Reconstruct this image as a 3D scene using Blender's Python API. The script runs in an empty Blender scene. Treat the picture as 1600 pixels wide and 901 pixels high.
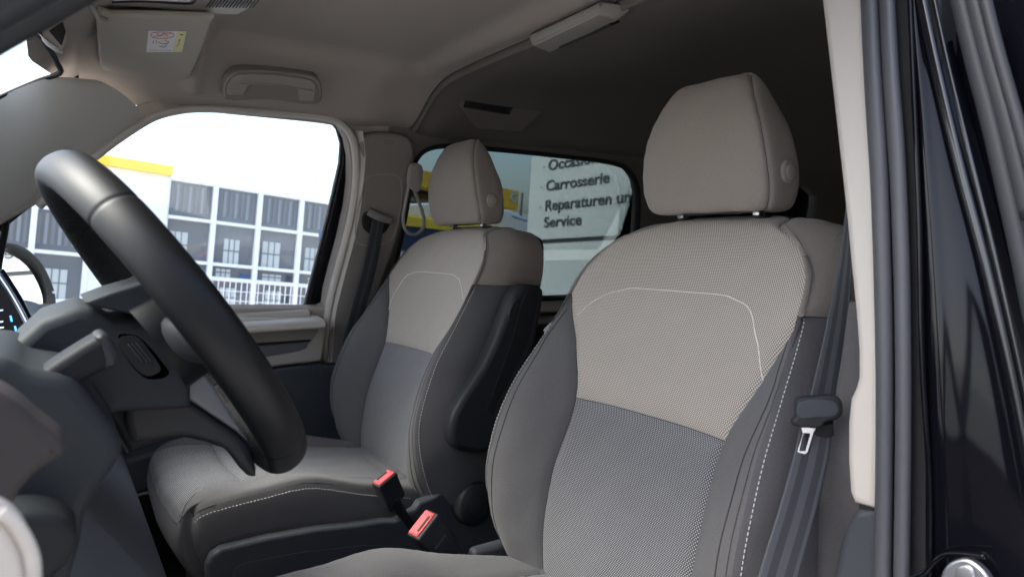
import bpy, bmesh, math, random
import numpy as np
from mathutils import Vector, Matrix
random.seed(7); np.random.seed(7)
scene = bpy.context.scene
COL = scene.collection

# ------------------------------------------------------------------ camera
F = 1090.0; YAW = math.radians(33.6); PIT = math.radians(-3.7)
D = np.array([math.sin(YAW)*math.cos(PIT), math.cos(YAW)*math.cos(PIT), math.sin(PIT)])
R_ = np.array([math.cos(YAW), -math.sin(YAW), 0.0]); U_ = np.cross(R_, D)
CAM = np.array([0.0, 0.0, 1.0])
cam = bpy.data.cameras.new('camera'); co = bpy.data.objects.new('camera', cam); COL.objects.link(co)
m = Matrix.Identity(4)
for i in range(3):
    m[i][0] = R_[i]; m[i][1] = U_[i]; m[i][2] = -D[i]; m[i][3] = CAM[i]
co.matrix_world = m
cam.sensor_width = 36; cam.lens = F/1600*36; cam.clip_start = 0.02; cam.clip_end = 3000
cam.dof.use_dof = True; cam.dof.focus_distance = 1.25; cam.dof.aperture_fstop = 7.1
scene.camera = co
# ------------------------------------------------------------------ light
w = bpy.data.worlds.new('World'); scene.world = w; w.use_nodes = True
nt = w.node_tree; bg = nt.nodes['Background']
sky = nt.nodes.new('ShaderNodeTexSky'); sky.sky_type = 'NISHITA'; sky.sun_disc = False
SUN_EL = 52; SUN_ROT = 292
sky.sun_elevation = math.radians(SUN_EL); sky.sun_rotation = math.radians(SUN_ROT)
sky.air_density = 1.0; sky.dust_density = 4.0; sky.ozone_density = 1.0
nt.links.new(sky.outputs[0], bg.inputs[0]); bg.inputs[1].default_value = 0.15
sl = bpy.data.lights.new('sun', 'SUN'); sl.energy = 1.5; sl.angle = math.radians(25); sl.color = (1, .97, .93)
so = bpy.data.objects.new('sun', sl); COL.objects.link(so)
az = math.radians(SUN_ROT)   # nishita: direction to the sun = (sin rot, cos rot)
sd = Vector((math.sin(az)*math.cos(math.radians(SUN_EL)), math.cos(az)*math.cos(math.radians(SUN_EL)), math.sin(math.radians(SUN_EL))))
so.rotation_euler = sd.to_track_quat('Z', 'Y').to_euler()
scene.view_settings.view_transform = 'Standard'; scene.view_settings.look = 'None'
scene.view_settings.exposure = 2.15; scene.view_settings.gamma = 1
scene.render.engine = 'CYCLES'
scene.cycles.max_bounces = 10; scene.cycles.diffuse_bounces = 6; scene.cycles.transparent_max_bounces = 16

# ------------------------------------------------------------------ measuring from known planes of the van
def ray(px, py): return D + R_*(px-800)/F + U_*(450.5-py)/F
def onp(px, py, n, c):
    r = ray(px, py); n = np.array(n, float); return CAM + r*((c-n@CAM)/(n@r))
def YP(px, py, y): return onp(px, py, (0, 1, 0), y)
def XP(px, py, x): return onp(px, py, (1, 0, 0), x)
def ZP(px, py, z): return onp(px, py, (0, 0, 1), z)
CL = 1.295                                   # centre line of the van
WN = (0, 1, .22); WC = 2.17+.22*.78          # inclined plane of the passenger side wall

# ------------------------------------------------------------------ materials
def mat(name, col, rough=.6, metal=0, bump=None, spec=.5, coat=0, sheen=0, emit=None, var=0, bands=None):
    m = bpy.data.materials.new(name); m.use_nodes = True; n = m.node_tree; b = n.nodes['Principled BSDF']
    b.inputs['Base Color'].default_value = (*col, 1); b.inputs['Roughness'].default_value = rough
    b.inputs['Metallic'].default_value = metal; b.inputs['Specular IOR Level'].default_value = spec
    b.inputs['Coat Weight'].default_value = coat; b.inputs['Coat Roughness'].default_value = .03
    b.inputs['Sheen Weight'].default_value = sheen
    if emit: b.inputs['Emission Color'].default_value = (*emit[0], 1); b.inputs['Emission Strength'].default_value = emit[1]
    tc = n.nodes.new('ShaderNodeTexCoord')
    if bump:
        nz = n.nodes.new('ShaderNodeTexNoise'); nz.inputs['Scale'].default_value = bump[0]; nz.inputs['Detail'].default_value = 3
        n.links.new(tc.outputs['Object'], nz.inputs['Vector'])
        bp = n.nodes.new('ShaderNodeBump'); bp.inputs['Strength'].default_value = bump[1]; bp.inputs['Distance'].default_value = bump[2]
        n.links.new(nz.outputs[0], bp.inputs['Height']); n.links.new(bp.outputs[0], b.inputs['Normal'])
        nz3 = nz
        if var:
            mx = n.nodes.new('ShaderNodeMix'); mx.data_type = 'RGBA'
            mx.inputs[6].default_value = (*[c*(1-var) for c in col], 1); mx.inputs[7].default_value = (*[min(1, c*(1+var)) for c in col], 1)
            n.links.new(nz.outputs[0], mx.inputs[0]); n.links.new(mx.outputs[2], b.inputs['Base Color'])
    return m

def dots(name, base, dot, pu=.0040, pv=.0029, r=.30):
    """woven mesh: staggered pale dots on a ground colour, laid out in real metres by the UV map"""
    m = bpy.data.materials.new(name); m.use_nodes = True; n = m.node_tree; b = n.nodes['Principled BSDF']
    b.inputs['Roughness'].default_value = .85; b.inputs['Specular IOR Level'].default_value = .3; b.inputs['Sheen Weight'].default_value = .08
    uv = n.nodes.new('ShaderNodeTexCoord'); sp = n.nodes.new('ShaderNodeSeparateXYZ'); n.links.new(uv.outputs['UV'], sp.inputs[0])
    def M(op, a, bb=None):
        k = n.nodes.new('ShaderNodeMath'); k.operation = op
        for i, x in enumerate((a, bb)):
            if x is None: continue
            if isinstance(x, (int, float)): k.inputs[i].default_value = x
            else: n.links.new(x, k.inputs[i])
        return k.outputs[0]
    v = M('DIVIDE', sp.outputs[1], pv); row = M('FLOOR', v); par = M('MULTIPLY', M('FLOORED_MODULO', row, 2.0), .5)
    u = M('ADD', M('DIVIDE', sp.outputs[0], pu), par)
    fu = M('SUBTRACT', M('FRACT', u), .5); fv = M('SUBTRACT', M('FRACT', v), .5)
    d = M('SQRT', M('ADD', M('POWER', M('ABSOLUTE', fu), 2.0), M('POWER', M('MULTIPLY', M('ABSOLUTE', fv), .8), 2.0)))
    mr = n.nodes.new('ShaderNodeMapRange'); mr.inputs[1].default_value = r+.1; mr.inputs[2].default_value = r-.1
    n.links.new(d, mr.inputs[0])
    mx = n.nodes.new('ShaderNodeMix'); mx.data_type = 'RGBA'; n.links.new(mr.outputs[0], mx.inputs[0])
    mx.inputs[6].default_value = (*base, 1); mx.inputs[7].default_value = (*dot, 1)
    n.links.new(mx.outputs[2], b.inputs['Base Color'])
    bp = n.nodes.new('ShaderNodeBump'); bp.inputs['Strength'].default_value = .5; bp.inputs['Distance'].default_value = .0004
    n.links.new(mr.outputs[0], bp.inputs['Height']); n.links.new(bp.outputs[0], b.inputs['Normal'])
    return m

def glass(name, tint, gl=.06):
    m = bpy.data.materials.new(name); m.use_nodes = True; n = m.node_tree; n.nodes.clear()
    o = n.nodes.new('ShaderNodeOutputMaterial'); t = n.nodes.new('ShaderNodeBsdfTransparent'); t.inputs[0].default_value = (*tint, 1)
    g = n.nodes.new('ShaderNodeBsdfGlossy'); g.inputs['Roughness'].default_value = .01; g.inputs[0].default_value = (1, 1, 1, 1)
    fr = n.nodes.new('ShaderNodeFresnel'); fr.inputs[0].default_value = 1.45
    mx = n.nodes.new('ShaderNodeMixShader'); n.links.new(fr.outputs[0], mx.inputs[0]); n.links.new(t.outputs[0], mx.inputs[1]); n.links.new(g.outputs[0], mx.inputs[2])
    n.links.new(mx.outputs[0], o.inputs[0]); return m

M_ = dict(
 cream=mat('cream_trim', (.52, .475, .42), .55, bump=(700, .25, .0006), var=.04),
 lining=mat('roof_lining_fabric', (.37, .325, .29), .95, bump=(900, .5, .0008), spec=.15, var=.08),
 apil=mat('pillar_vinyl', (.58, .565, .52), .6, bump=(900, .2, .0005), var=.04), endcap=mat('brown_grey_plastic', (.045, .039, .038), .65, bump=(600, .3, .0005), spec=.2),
 lining_shade=mat('shaded_lining_fabric', (.15, .135, .12), .95, bump=(900, .5, .0008), spec=.1, var=.08),  # darker copy of the lining, shade of the rear cabin put into its colour
 handle=mat('grey_beige_plastic', (.30, .275, .245), .5, bump=(900, .15, .0004)),
 visor=mat('visor_vinyl', (.36, .33, .28), .75, bump=(900, .3, .0006), var=.04),
 seatcream=mat('beige_seat_cloth', (.262, .226, .197), .9, bump=(750, .8, .0010), spec=.25, sheen=.1, var=.25),
 seatdark=mat('dark_grey_seat_cloth', (.108, .103, .103), .9, bump=(750, .9, .0010), spec=.25, sheen=.12, var=.38),
 seatside=mat('charcoal_seat_cloth', (.092, .087, .088), .9, bump=(750, .9, .0010), spec=.25, sheen=.1, var=.38),
 meshcream=dots('beige_dotted_mesh', (.20, .165, .138), (.60, .545, .48)),
 meshdark=dots('grey_dotted_mesh', (.060, .058, .060), (.42, .42, .43), r=.25),
 thread=mat('pale_thread', (.62, .60, .57), .7),
 meshthread=mat('beige_thread', (.72, .68, .61), .8),
 seam=mat('dark_thread', (.03, .028, .028), .8),
 plastic=mat('black_plastic', (.020, .0215, .024), .55, bump=(900, .3, .0005), spec=.3),
 bluegrey=mat('slate_plastic', (.046, .051, .058), .55, bump=(700, .35, .0006), spec=.35),
 dash=mat('dark_dash_skin', (.021, .025, .028), .6, bump=(600, .4, .0006), var=.1, spec=.22),
 dashlo=mat('lower_dash_plastic', (.013, .015, .017), .6, bump=(600, .3, .0005), spec=.2),
 doorlow=mat('door_lower_plastic', (.075, .083, .095), .6, bump=(700, .3, .0006)),
 leather=mat('black_leather', (.0022, .0026, .0034), .48, bump=(420, .15, .0004), spec=.34),
 perf=mat('grained_leather', (.003, .003, .0035), .6, bump=(260, .9, .002)),
 gloss=mat('black_paint', (.003, .003, .005), .08, spec=.22),
 matblack=mat('matt_black', (.006, .006, .007), .7),
 rubber=mat('grey_rubber', (.064, .066, .073), .45, bump=(300, .1, .0004)),
 rubber_d=mat('dark_rubber', (.024, .026, .031), .55, bump=(300, .1, .0004), spec=.3),
 stalkm=mat('soft_black_plastic', (.007, .0075, .009), .6, spec=.2), gloss_soft=mat('satin_black_paint', (.004, .004, .006), .2, coat=.3),
 concrete_d=mat('dark_render', (.26, .26, .265), .9, bump=(4, .4, .01), var=.1),
 pilshade=mat('shaded_trim_vinyl', (.235, .21, .187), .8, bump=(800, .3, .0005), spec=.25),  # cream trim made darker, its shade painted into the colour
 blind=mat('blind_slat', (.24, .25, .27), .6), blind2=mat('blind_slat_dark', (.17, .175, .19), .6),
 chrome=mat('chrome', (.50, .50, .53), .22, metal=1),
 steel=mat('brushed_steel', (.42, .42, .44), .42, metal=1, bump=(90, .15, .001)),
 red=mat('red_plastic', (.80, .075, .075), .35),
 web=mat('belt_webbing', (.028, .029, .032), .6, bump=(900, .6, .0006), spec=.4),
 web2=mat('belt_webbing_pale', (.055, .057, .063), .55, bump=(900, .6, .0006), spec=.4),
 decor=mat('dark_decor_strip', (.14, .145, .155), .35, bump=(60, .1, .001), var=.15),
 carpet=mat('black_carpet', (.006, .008, .009), .95, bump=(500, .8, .003)),
 mirror=mat('mirror_glass', (.85, .87, .9), .01, metal=1),
 screen=mat('screen_glass', (.01, .012, .016), .08, coat=1),
 icon=mat('screen_icon', (.1, .4, .9), .5, emit=((.08, .4, 1), .5)),
 iconw=mat('screen_icon_pale', (.7, .8, .9), .5, emit=((.6, .75, .9), .25)),
 white=mat('white_label', (.72, .72, .74), .6),
 yellowl=mat('yellow_label', (.72, .66, .32), .6),
 ink=mat('label_ink', (.10, .09, .09), .6), inkred=mat('label_red', (.60, .10, .08), .6),
 g_clear=glass('clear_glass', (.96, .98, .97)), g_screen=glass('windscreen_glass', (.90, .96, .95)),
 g_tint=glass('tinted_glass', (.33, .365, .365)),
 wframe=mat('white_frame_paint', (.80, .80, .82), .5), wall=mat('white_render', (.78, .78, .80), .8, bump=(3, .2, .01), var=.03),
 yellow=mat('yellow_paint', (.85, .60, .05), .5), yellow2=mat('orange_yellow_paint', (.82, .46, .02), .5), concrete=mat('pale_concrete', (.42, .42, .41), .9, bump=(4, .5, .01), var=.12),
 pane=mat('facade_glass', (.16, .165, .175), .08, coat=.4), innerwhite=mat('pale_blind', (.50, .52, .50), .7),
 innerdark=mat('dark_interior', (.045, .05, .065), .7), innerblue=mat('blue_interior', (.05, .10, .20), .7), innergreen=mat('green_interior', (.2, .55, .08), .7), innerred=mat('brick_red', (.35, .12, .08), .8),
 signw=mat('sign_panel', (.47, .50, .50), .6, bump=(1.2, .3, .01), var=.05), signt=mat('sign_lettering', (.02, .03, .035), .5), signg=mat('joint_black', (.01, .012, .014), .6),
 bluep=mat('navy_paint', (.01, .025, .08), .4), carw=mat('dark_car_paint', (.02, .03, .04), .3, coat=.6))

# ------------------------------------------------------------------ builders
def link(o, mt=None, parent=None):
    COL.objects.link(o)
    if mt is not None:
        for k in (mt if isinstance(mt, (list, tuple)) else [mt]): o.data.materials.append(k)
    if parent is not None:
        o.parent = parent; o.matrix_parent_inverse = Matrix.Translation(parent.matrix_basis.translation).inverted() if parent.parent is None and parent.type == 'EMPTY' else Matrix.Identity(4)
    return o
def tag(o, label, cat, group=None, kind=None):
    if label: o['label'] = label
    if cat: o['category'] = cat
    if group: o['group'] = group
    if kind: o['kind'] = kind
    return o
def thing(name, loc, label, cat, group=None):
    e = bpy.data.objects.new(name, None); COL.objects.link(e); e.location = loc; e.empty_display_size = .1
    return tag(e, label, cat, group)
def mesh(name, vs, fs, mt, parent=None, smooth=True, uv=None, fm=None):
    me = bpy.data.meshes.new(name); me.from_pydata([tuple(map(float, v)) for v in vs], [], [tuple(f) for f in fs]); me.update()
    if uv is not None:
        l = me.uv_layers.new(name='UVMap')
        arr = np.array([uv[lp.vertex_index] for lp in me.loops], dtype=np.float32).ravel(); l.data.foreach_set('uv', arr)
    if smooth: me.polygons.foreach_set('use_smooth', [True]*len(me.polygons))
    if fm: me.polygons.foreach_set('material_index', fm)
    return link(bpy.data.objects.new(name, me), mt, parent)
def spline(pts, n, closed=False, breaks=()):
    """centripetal Catmull-Rom through pts, n samples per segment (int or list)"""
    P = [np.array(p, float) for p in pts]; K = len(P)
    ns = [n]*(K if closed else K-1) if isinstance(n, int) else n
    out = []
    for i in range(K if closed else K-1):
        p1, p2 = P[i], P[(i+1) % K]
        if closed: p0, p3 = P[i-1], P[(i+2) % K]
        else:
            p0 = P[i-1] if i > 0 and i not in breaks else 2*p1-p2
            p3 = P[i+2] if i+2 < K and (i+1) not in breaks else 2*p2-p1
        d1 = max(np.linalg.norm(p1-p0), 1e-5)**.5; d2 = max(np.linalg.norm(p2-p1), 1e-5)**.5; d3 = max(np.linalg.norm(p3-p2), 1e-5)**.5
        m1 = (p2-p1) + d2*((p1-p0)/d1-(p2-p0)/(d1+d2)); m2 = (p2-p1) + d2*((p3-p2)/d3-(p3-p1)/(d2+d3))
        for j in range(ns[i]):
            t = j/ns[i]; t2 = t*t; t3 = t2*t
            out.append((2*t3-3*t2+1)*p1+(t3-2*t2+t)*m1+(-2*t3+3*t2)*p2+(t3-t2)*m2)
    if not closed: out.append(P[-1])
    return np.array(out)
def tube(name, path, r, mt, parent=None, seg=12, n=8, sec=None, up=None, closed=False, raw=False):
    """tube along a spline; r = radius or (a, b) for an elliptical section, or sec = list of 2D points"""
    P = spline(path, n, closed) if not raw else np.array(path, float)
    if sec is None:
        a, b = (r, r) if not isinstance(r, (tuple, list)) else r
        sec = [(a*math.cos(2*math.pi*k/seg), b*math.sin(2*math.pi*k/seg)) for k in range(seg)]
    seg = len(sec); N = len(P); vs = []; ref = np.array(up if up is not None else (0.01, .02, 1.), float)
    for i in range(N):
        t = P[(i+1) % N]-P[i-1] if closed else P[min(i+1, N-1)]-P[max(i-1, 0)]
        t /= np.linalg.norm(t)+1e-12
        a = np.cross(ref, t); a /= np.linalg.norm(a)+1e-12; b = np.cross(t, a)
        for s in sec: vs.append(P[i]+a*s[0]+b*s[1])
    fs = []
    for i in range(N if closed else N-1):
        for k in range(seg):
            i2 = (i+1) % N; fs.append((i*seg+k, i*seg+(k+1) % seg, i2*seg+(k+1) % seg, i2*seg+k))
    if not closed: fs.append(tuple(range(seg))[::-1]); fs.append(tuple((N-1)*seg+k for k in range(seg)))
    return mesh(name, vs, fs, mt, parent)
def box(name, c, s, mt, parent=None, bev=.003, rot=None, seg=3, taper=None):
    bm = bmesh.new(); bmesh.ops.create_cube(bm, size=1)
    for v in bm.verts:
        v.co = Vector((v.co.x*s[0], v.co.y*s[1], v.co.z*s[2]))
        if taper and v.co.z > 0: v.co.x *= taper[0]; v.co.y *= taper[1]
    if bev: bmesh.ops.bevel(bm, geom=bm.edges[:], offset=bev, segments=seg, affect='EDGES', profile=.5)
    Mx = Matrix.Translation(Vector(c)) @ (rot.to_4x4() if rot is not None else Matrix.Identity(4))
    bm.transform(Mx); bmesh.ops.recalc_face_normals(bm, faces=bm.faces[:])
    me = bpy.data.meshes.new(name); bm.to_mesh(me); bm.free()
    me.polygons.foreach_set('use_smooth', [True]*len(me.polygons)); o = link(bpy.data.objects.new(name, me), mt, parent)
    if bev: o.modifiers.new('wn', 'WEIGHTED_NORMAL')
    return o
def frame(n, hint=(1, 0, 0)):
    ez = Vector(n).normalized(); ex = (Vector(hint)-ez*ez.dot(Vector(hint))).normalized(); ey = ez.cross(ex); return ex, ey, ez
def plate(name, loops, n, mt, parent=None, th=.01, bev=.002, hint=(1, 0, 0), back=1, smooth=0):
    """loops of 3D points in one plane (first = outline, the rest = holes), filled and given thickness th on the `back` side of the plane"""
    ex, ey, ez = frame(n, hint); o = Vector(loops[0][0])
    cu = bpy.data.curves.new(name, 'CURVE'); cu.dimensions = '2D'; cu.fill_mode = 'BOTH'; cu.extrude = max(th/2-bev, .0001)
    cu.bevel_depth = bev; cu.offset = -bev; cu.bevel_resolution = 2
    for L in loops:
        if smooth: L = spline(L, smooth, True)
        s = cu.splines.new('POLY'); s.points.add(len(L)-1); s.use_cyclic_u = True
        for k, p in enumerate(L):
            q = Vector(p)-o; s.points[k].co = (q.dot(ex), q.dot(ey), 0, 1)
    tmp = bpy.data.objects.new(name, cu); COL.objects.link(tmp)
    bpy.context.view_layer.update()
    me = bpy.data.meshes.new_from_object(tmp.evaluated_get(bpy.context.evaluated_depsgraph_get()))
    bpy.data.objects.remove(tmp); bpy.data.curves.remove(cu)
    Mx = Matrix((ex, ey, ez)).transposed().to_4x4(); Mx.translation = o+ez*back*th/2
    me.transform(Mx); me.name = name; me.materials.clear()
    me.polygons.foreach_set('use_smooth', [True]*len(me.polygons)); me.set_sharp_from_angle(angle=math.radians(38))
    ob = link(bpy.data.objects.new(name, me), mt, parent); ob.modifiers.new('wn', 'WEIGHTED_NORMAL').keep_sharp = True
    return ob
def pxplate(name, loops, n, c, mt, parent=None, **k):
    return plate(name, [[onp(x, y, n, c) for x, y in L] for L in loops], n, mt, parent, **k)
def yplate(name, loops, y, mt, parent=None, **k):   # outline on a plane Y = y, thickness away from the door opening
    return plate(name, [[YP(a, b, y) for a, b in L] for L in loops], (0, 1, 0), mt, parent, **k)
def pillow(name, loop, n, mt, parent=None, h=.02, back=1, rings=6, smooth=4, hint=(1, 0, 0), flat=0.0, base=0.0):
    """a padded, domed shape on an outline (3D points in one plane), rising h towards -n*back"""
    L = spline(loop, smooth, True) if smooth else np.array(loop, float); c = L.mean(0); nn = np.array(Vector(n).normalized())*-back
    vs = []; N = len(L)
    if base:
        for p in L: vs.append(p-nn*base)
    for k in range(rings):
        a = math.pi/2*k/(rings); sc = math.cos(a)*(1-flat)+flat
        for p in L: vs.append(c+(p-c)*sc+nn*h*math.sin(a))
    vs.append(c+nn*h); K = rings+(1 if base else 0); fs = []
    for k in range(K-1):
        for i in range(N): fs.append((k*N+i, k*N+(i+1) % N, (k+1)*N+(i+1) % N, (k+1)*N+i))
    for i in range(N): fs.append(((K-1)*N+i, (K-1)*N+(i+1) % N, len(vs)-1))
    return mesh(name, vs, fs, mt, parent)
def text(name, s, size, o, ex, ey, mt, parent=None, ext=.0005, align='LEFT', xs=1.0, bold=0):
    cu = bpy.data.curves.new(name, 'FONT'); cu.body = s; cu.size = size; cu.extrude = ext; cu.align_x = align; cu.offset = bold
    tmp = bpy.data.objects.new(name, cu); COL.objects.link(tmp); bpy.context.view_layer.update()
    me = bpy.data.meshes.new_from_object(tmp.evaluated_get(bpy.context.evaluated_depsgraph_get())); bpy.data.objects.remove(tmp); bpy.data.curves.remove(cu)
    ex = Vector(ex).normalized(); ey = Vector(ey); ey = (ey-ex*ey.dot(ex)).normalized(); ez = ex.cross(ey)
    Mx = Matrix((ex*xs, ey, ez)).transposed().to_4x4(); Mx.translation = Vector(o); me.transform(Mx); me.name = name; me.materials.clear()
    return link(bpy.data.objects.new(name, me), mt, parent)

# lofted upholstery -------------------------------------------------
class Loft:
    def __init__(s, keys, nc, nr, breaks=(), seamc=(), seamr=(), puff=.005, wid=.006, flip=1, prow=None, closed=False):
        keys = np.array(keys, float); Rk, K, _ = keys.shape
        s.kc = np.concatenate([[0], np.cumsum(nc)]); s.kr = np.concatenate([[0], np.cumsum(nr)])
        rows = np.array([spline(k, list(nc), closed, breaks) for k in keys])
        G = np.array([spline(rows[:, j], list(nr)) for j in range(rows.shape[1])]).transpose(1, 0, 2)
        s.G0 = G; Mr, Nc, _ = G.shape
        if closed: du = np.roll(G, -1, 1)-np.roll(G, 1, 1)
        else: ii = np.arange(Nc); du = G[:, np.minimum(ii+3, Nc-1)]-G[:, np.maximum(ii-3, 0)]
        dv = np.gradient(G, axis=0); nn = np.cross(du, dv); nn /= np.linalg.norm(nn, axis=2, keepdims=True)+1e-12; nn *= flip; s.n = nn
        stepc = np.linalg.norm(np.diff(G, axis=1), axis=2); arc = np.concatenate([np.zeros((Mr, 1)), np.cumsum(stepc, 1)], 1)
        stepr = np.linalg.norm(np.diff(G, axis=0), axis=2); arr = np.concatenate([np.zeros((1, Nc)), np.cumsum(stepr, 0)], 0)
        dist = np.full((Mr, Nc), 1.)
        for k in seamc:
            kc = s.kc[k] if isinstance(k, int) else s.kc[k[0]]
            dd = np.abs(arc-arc[:, [kc]])
            if not isinstance(k, int): dd[:s.kr[k[1]]] = 1; dd[s.kr[k[2]]:] = 1
            dist = np.minimum(dist, dd)
        for k in seamr:
            kr, c0, c1 = s.kr[k[0]], s.kc[k[1]], s.kc[k[2]]
            dd = np.abs(arr-arr[[kr], :]); dd[:, :c0] = 1; dd[:, c1+1:] = 1; dist = np.minimum(dist, dd)
        s.G = G+nn*(puff*(1-np.exp(-(dist/wid)**1.3))-puff)[..., None]
        s.G += nn*(0.0006*np.sin(G[..., [1]]*31+2)*np.sin(G[..., [2]]*23+1)+.0006*np.sin(G[..., [1]]*73+G[..., [2]]*57))
        s.G += nn*(.0006*np.sin(arr*2*math.pi/.031+arc*9)*np.exp(-dist/.014)*(dist < .5)*(np.arange(Mr)[:, None] < (s.kr[prow]-6 if prow else 1e9)))[..., None]
        mid = Nc//2
        s.U = arc-arc[:, [mid]]; s.V = arr[:, [mid]]*np.ones((1, Nc))
    def region(s, name, r0, r1, c0, c1, mt, parent=None, wrap=False):
        a, b, c, d = s.kr[r0], s.kr[r1], s.kc[c0], s.kc[c1]; g = s.G[a:b+1, c:d+1]; h, wd = g.shape[:2]
        vs = g.reshape(-1, 3); uv = np.stack([s.U[a:b+1, c:d+1], s.V[a:b+1, c:d+1]], -1).reshape(-1, 2)
        fs = [(i*wd+j, i*wd+j+1, (i+1)*wd+j+1, (i+1)*wd+j) for i in range(h-1) for j in range(wd-1)]
        return mesh(name, vs, fs, mt, parent, uv=uv)
    def col(s, k, r0, r1, off=.001, dj=0):
        c = s.kc[k]+dj; a, b = s.kr[r0], s.kr[r1]; return s.G[a:b+1, c]+s.n[a:b+1, c]*off
    def row(s, k, c0, c1, off=.001): a, b = s.kc[c0], s.kc[c1]; r = s.kr[k]; return s.G[r, a:b+1]+s.n[r, a:b+1]*off
    def at(s, y, z):     # surface point nearest to lateral y, height z in the front half
        d = (s.G[..., 1]-y)**2+(s.G[..., 2]-z)**2; i, j = np.unravel_index(np.argmin(d), d.shape); return s.G[i, j]+s.n[i, j]*.0008
def resample(P, step):
    P = np.array(P); d = np.concatenate([[0], np.cumsum(np.linalg.norm(np.diff(P, axis=0), axis=1))]); n = max(2, int(d[-1]/step)); t = np.linspace(0, d[-1], n)
    return np.stack([np.interp(t, d, P[:, k]) for k in range(3)], 1)
def stitches(name, P, mt, parent, L=.0045, gap=.0025, r=.0007, nrm=None):
    Q = resample(P, L+gap); vs = []; fs = []
    for i in range(len(Q)-1):
        a = Q[i]; b = Q[i]+(Q[i+1]-Q[i])*L/(L+gap); t = b-a; t /= np.linalg.norm(t)+1e-9
        x = np.cross(t, (0.3, .2, 1)); x /= np.linalg.norm(x); y = np.cross(t, x); k0 = len(vs)
        for p, q in ((a, .5), (a+t*L*.2, 1), (b-t*L*.2, 1), (b, .5)):
            for k in range(6): vs.append(p+r*q*(x*math.cos(k*math.pi/3)+y*math.sin(k*math.pi/3)))
        for s_ in range(3):
            for k in range(6): fs.append((k0+s_*6+k, k0+s_*6+(k+1) % 6, k0+s_*6+6+(k+1) % 6, k0+s_*6+6+k))
    return mesh(name, vs, fs, mt, parent)
def thread(name, P, mt, parent, r=.0008):
    return tube(name, resample(P, .004), r, mt, parent, seg=6, raw=True)

# ================================================================== THE VAN SHELL
van = thing('van_cabin', (0.87, CL, 0), 'cabin of a dark van with beige roof lining around two front seats', 'van')
def lining(name, x0, x1, nx, zc, mt, edge=None):
    """roof lining between x0 and x1: flat roof with coves down to both side walls"""
    xs = np.linspace(x0, x1, nx); prof = [(0, 0), (.22, .001), (.40, -.002), (.50, -.008), (.58, -.03), (.65, -.07), (.705, -.105), (.745, -.118), (.775, -.126)]
    pr = spline([(a, b, 0) for a, b in prof], 5)[:, :2]
    ys = np.concatenate([-pr[::-1, 0], pr[1:, 0]]); dz = np.concatenate([pr[::-1, 1], pr[1:, 1]])
    vs = []
    for x in xs:
        for y, d in zip(ys, dz): vs.append((x, CL+y, zc(x, y)+d))
    W = len(ys); fs = [(i*W+j, i*W+j+1, (i+1)*W+j+1, (i+1)*W+j) for i in range(nx-1) for j in range(W-1)]
    o = mesh(name, vs, fs, mt, van); return o
def ss(a, b, x): t = min(1, max(0, (x-a)/(b-a))); return t*t*(3-2*t)
def zfront(x, y):
    z = 1.483
    z -= .085*(1-ss(-.10, .16, x))                          # falls towards the windscreen
    ay = abs(y)
    inner = ss(.30, .36, x)*(1-ss(.86, .93, x))*(1-ss(.47, .53, ay))
    z += .024*inner                                         # recessed field over the seats
    z -= .010*ss(.28, .25, .28)*0
    rib = math.exp(-((x-.325)/.022)**2)*ss(.35, .45, ay)*(1-ss(.66, .70, ay)); z -= .020*rib
    z -= .010*math.exp(-((x-.80)/.07)**2)*ss(.2, .6, ay)
    return z
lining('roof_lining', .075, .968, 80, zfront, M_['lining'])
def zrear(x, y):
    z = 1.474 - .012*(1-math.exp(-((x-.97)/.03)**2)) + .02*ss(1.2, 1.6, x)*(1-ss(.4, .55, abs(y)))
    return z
lining('rear_roof_lining', .972, 3.7, 60, zrear, M_['lining_shade'])
# raised rolled edge where the two linings meet
pr = spline([(a, b, 0) for a, b in [(0, 0), (.22, .001), (.40, -.002), (.50, -.008), (.58, -.03), (.65, -.07), (.705, -.105), (.735, -.118)]], 6)[:, :2]
pts = [(.975, CL-a, 1.474+b) for a, b in pr[::-1]]+[(.975, CL+a, 1.474+b) for a, b in pr[1:]]
tube('lining_edge', pts, (.012, .007), M_['lining_shade'], van, seg=12, raw=True, up=(1, 0, 0))

# outer skin: roof, floor, rear and the driver's side behind the door opening
bx = lambda name, a, b, mt, bev=.01: box(name, [(a[i]+b[i])/2 for i in range(3)], [abs(b[i]-a[i]) for i in range(3)], mt, van, bev)
bx('roof_panel', (.01, .46, 1.515), (3.75, 2.13, 1.545), M_['gloss'])
bx('cant_rail', (.07, 2.055, 1.385), (3.75, 2.15, 1.54), M_['matblack'], .004); bx('cant_rail', (.15, .43, 1.40), (3.75, .53, 1.54), M_['matblack'], .004)
bx('floor', (-.9, .40, .0), (3.75, 2.36, .04), M_['carpet'])
box('door_skin', (.06, 2.305, .40), (1.30, .05, .74), M_['matblack'], van, .01)
bx('sill_panel', (-.6, 2.26, .03), (.72, 2.33, .45), M_['matblack'])
bx('firewall', (-.62, .42, .04), (-.56, 2.16, .80), M_['dashlo'])
bx('tailgate', (3.70, .42, .04), (3.75, 2.16, 1.52), M_['lining'])
bx('bonnet', (-1.7, .36, .62), (-.62, 2.24, .80), M_['gloss'], .05)
bx('rear_shelf', (1.35, 1.0, .04), (1.75, 2.1, .34), M_['matblack'])

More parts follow.
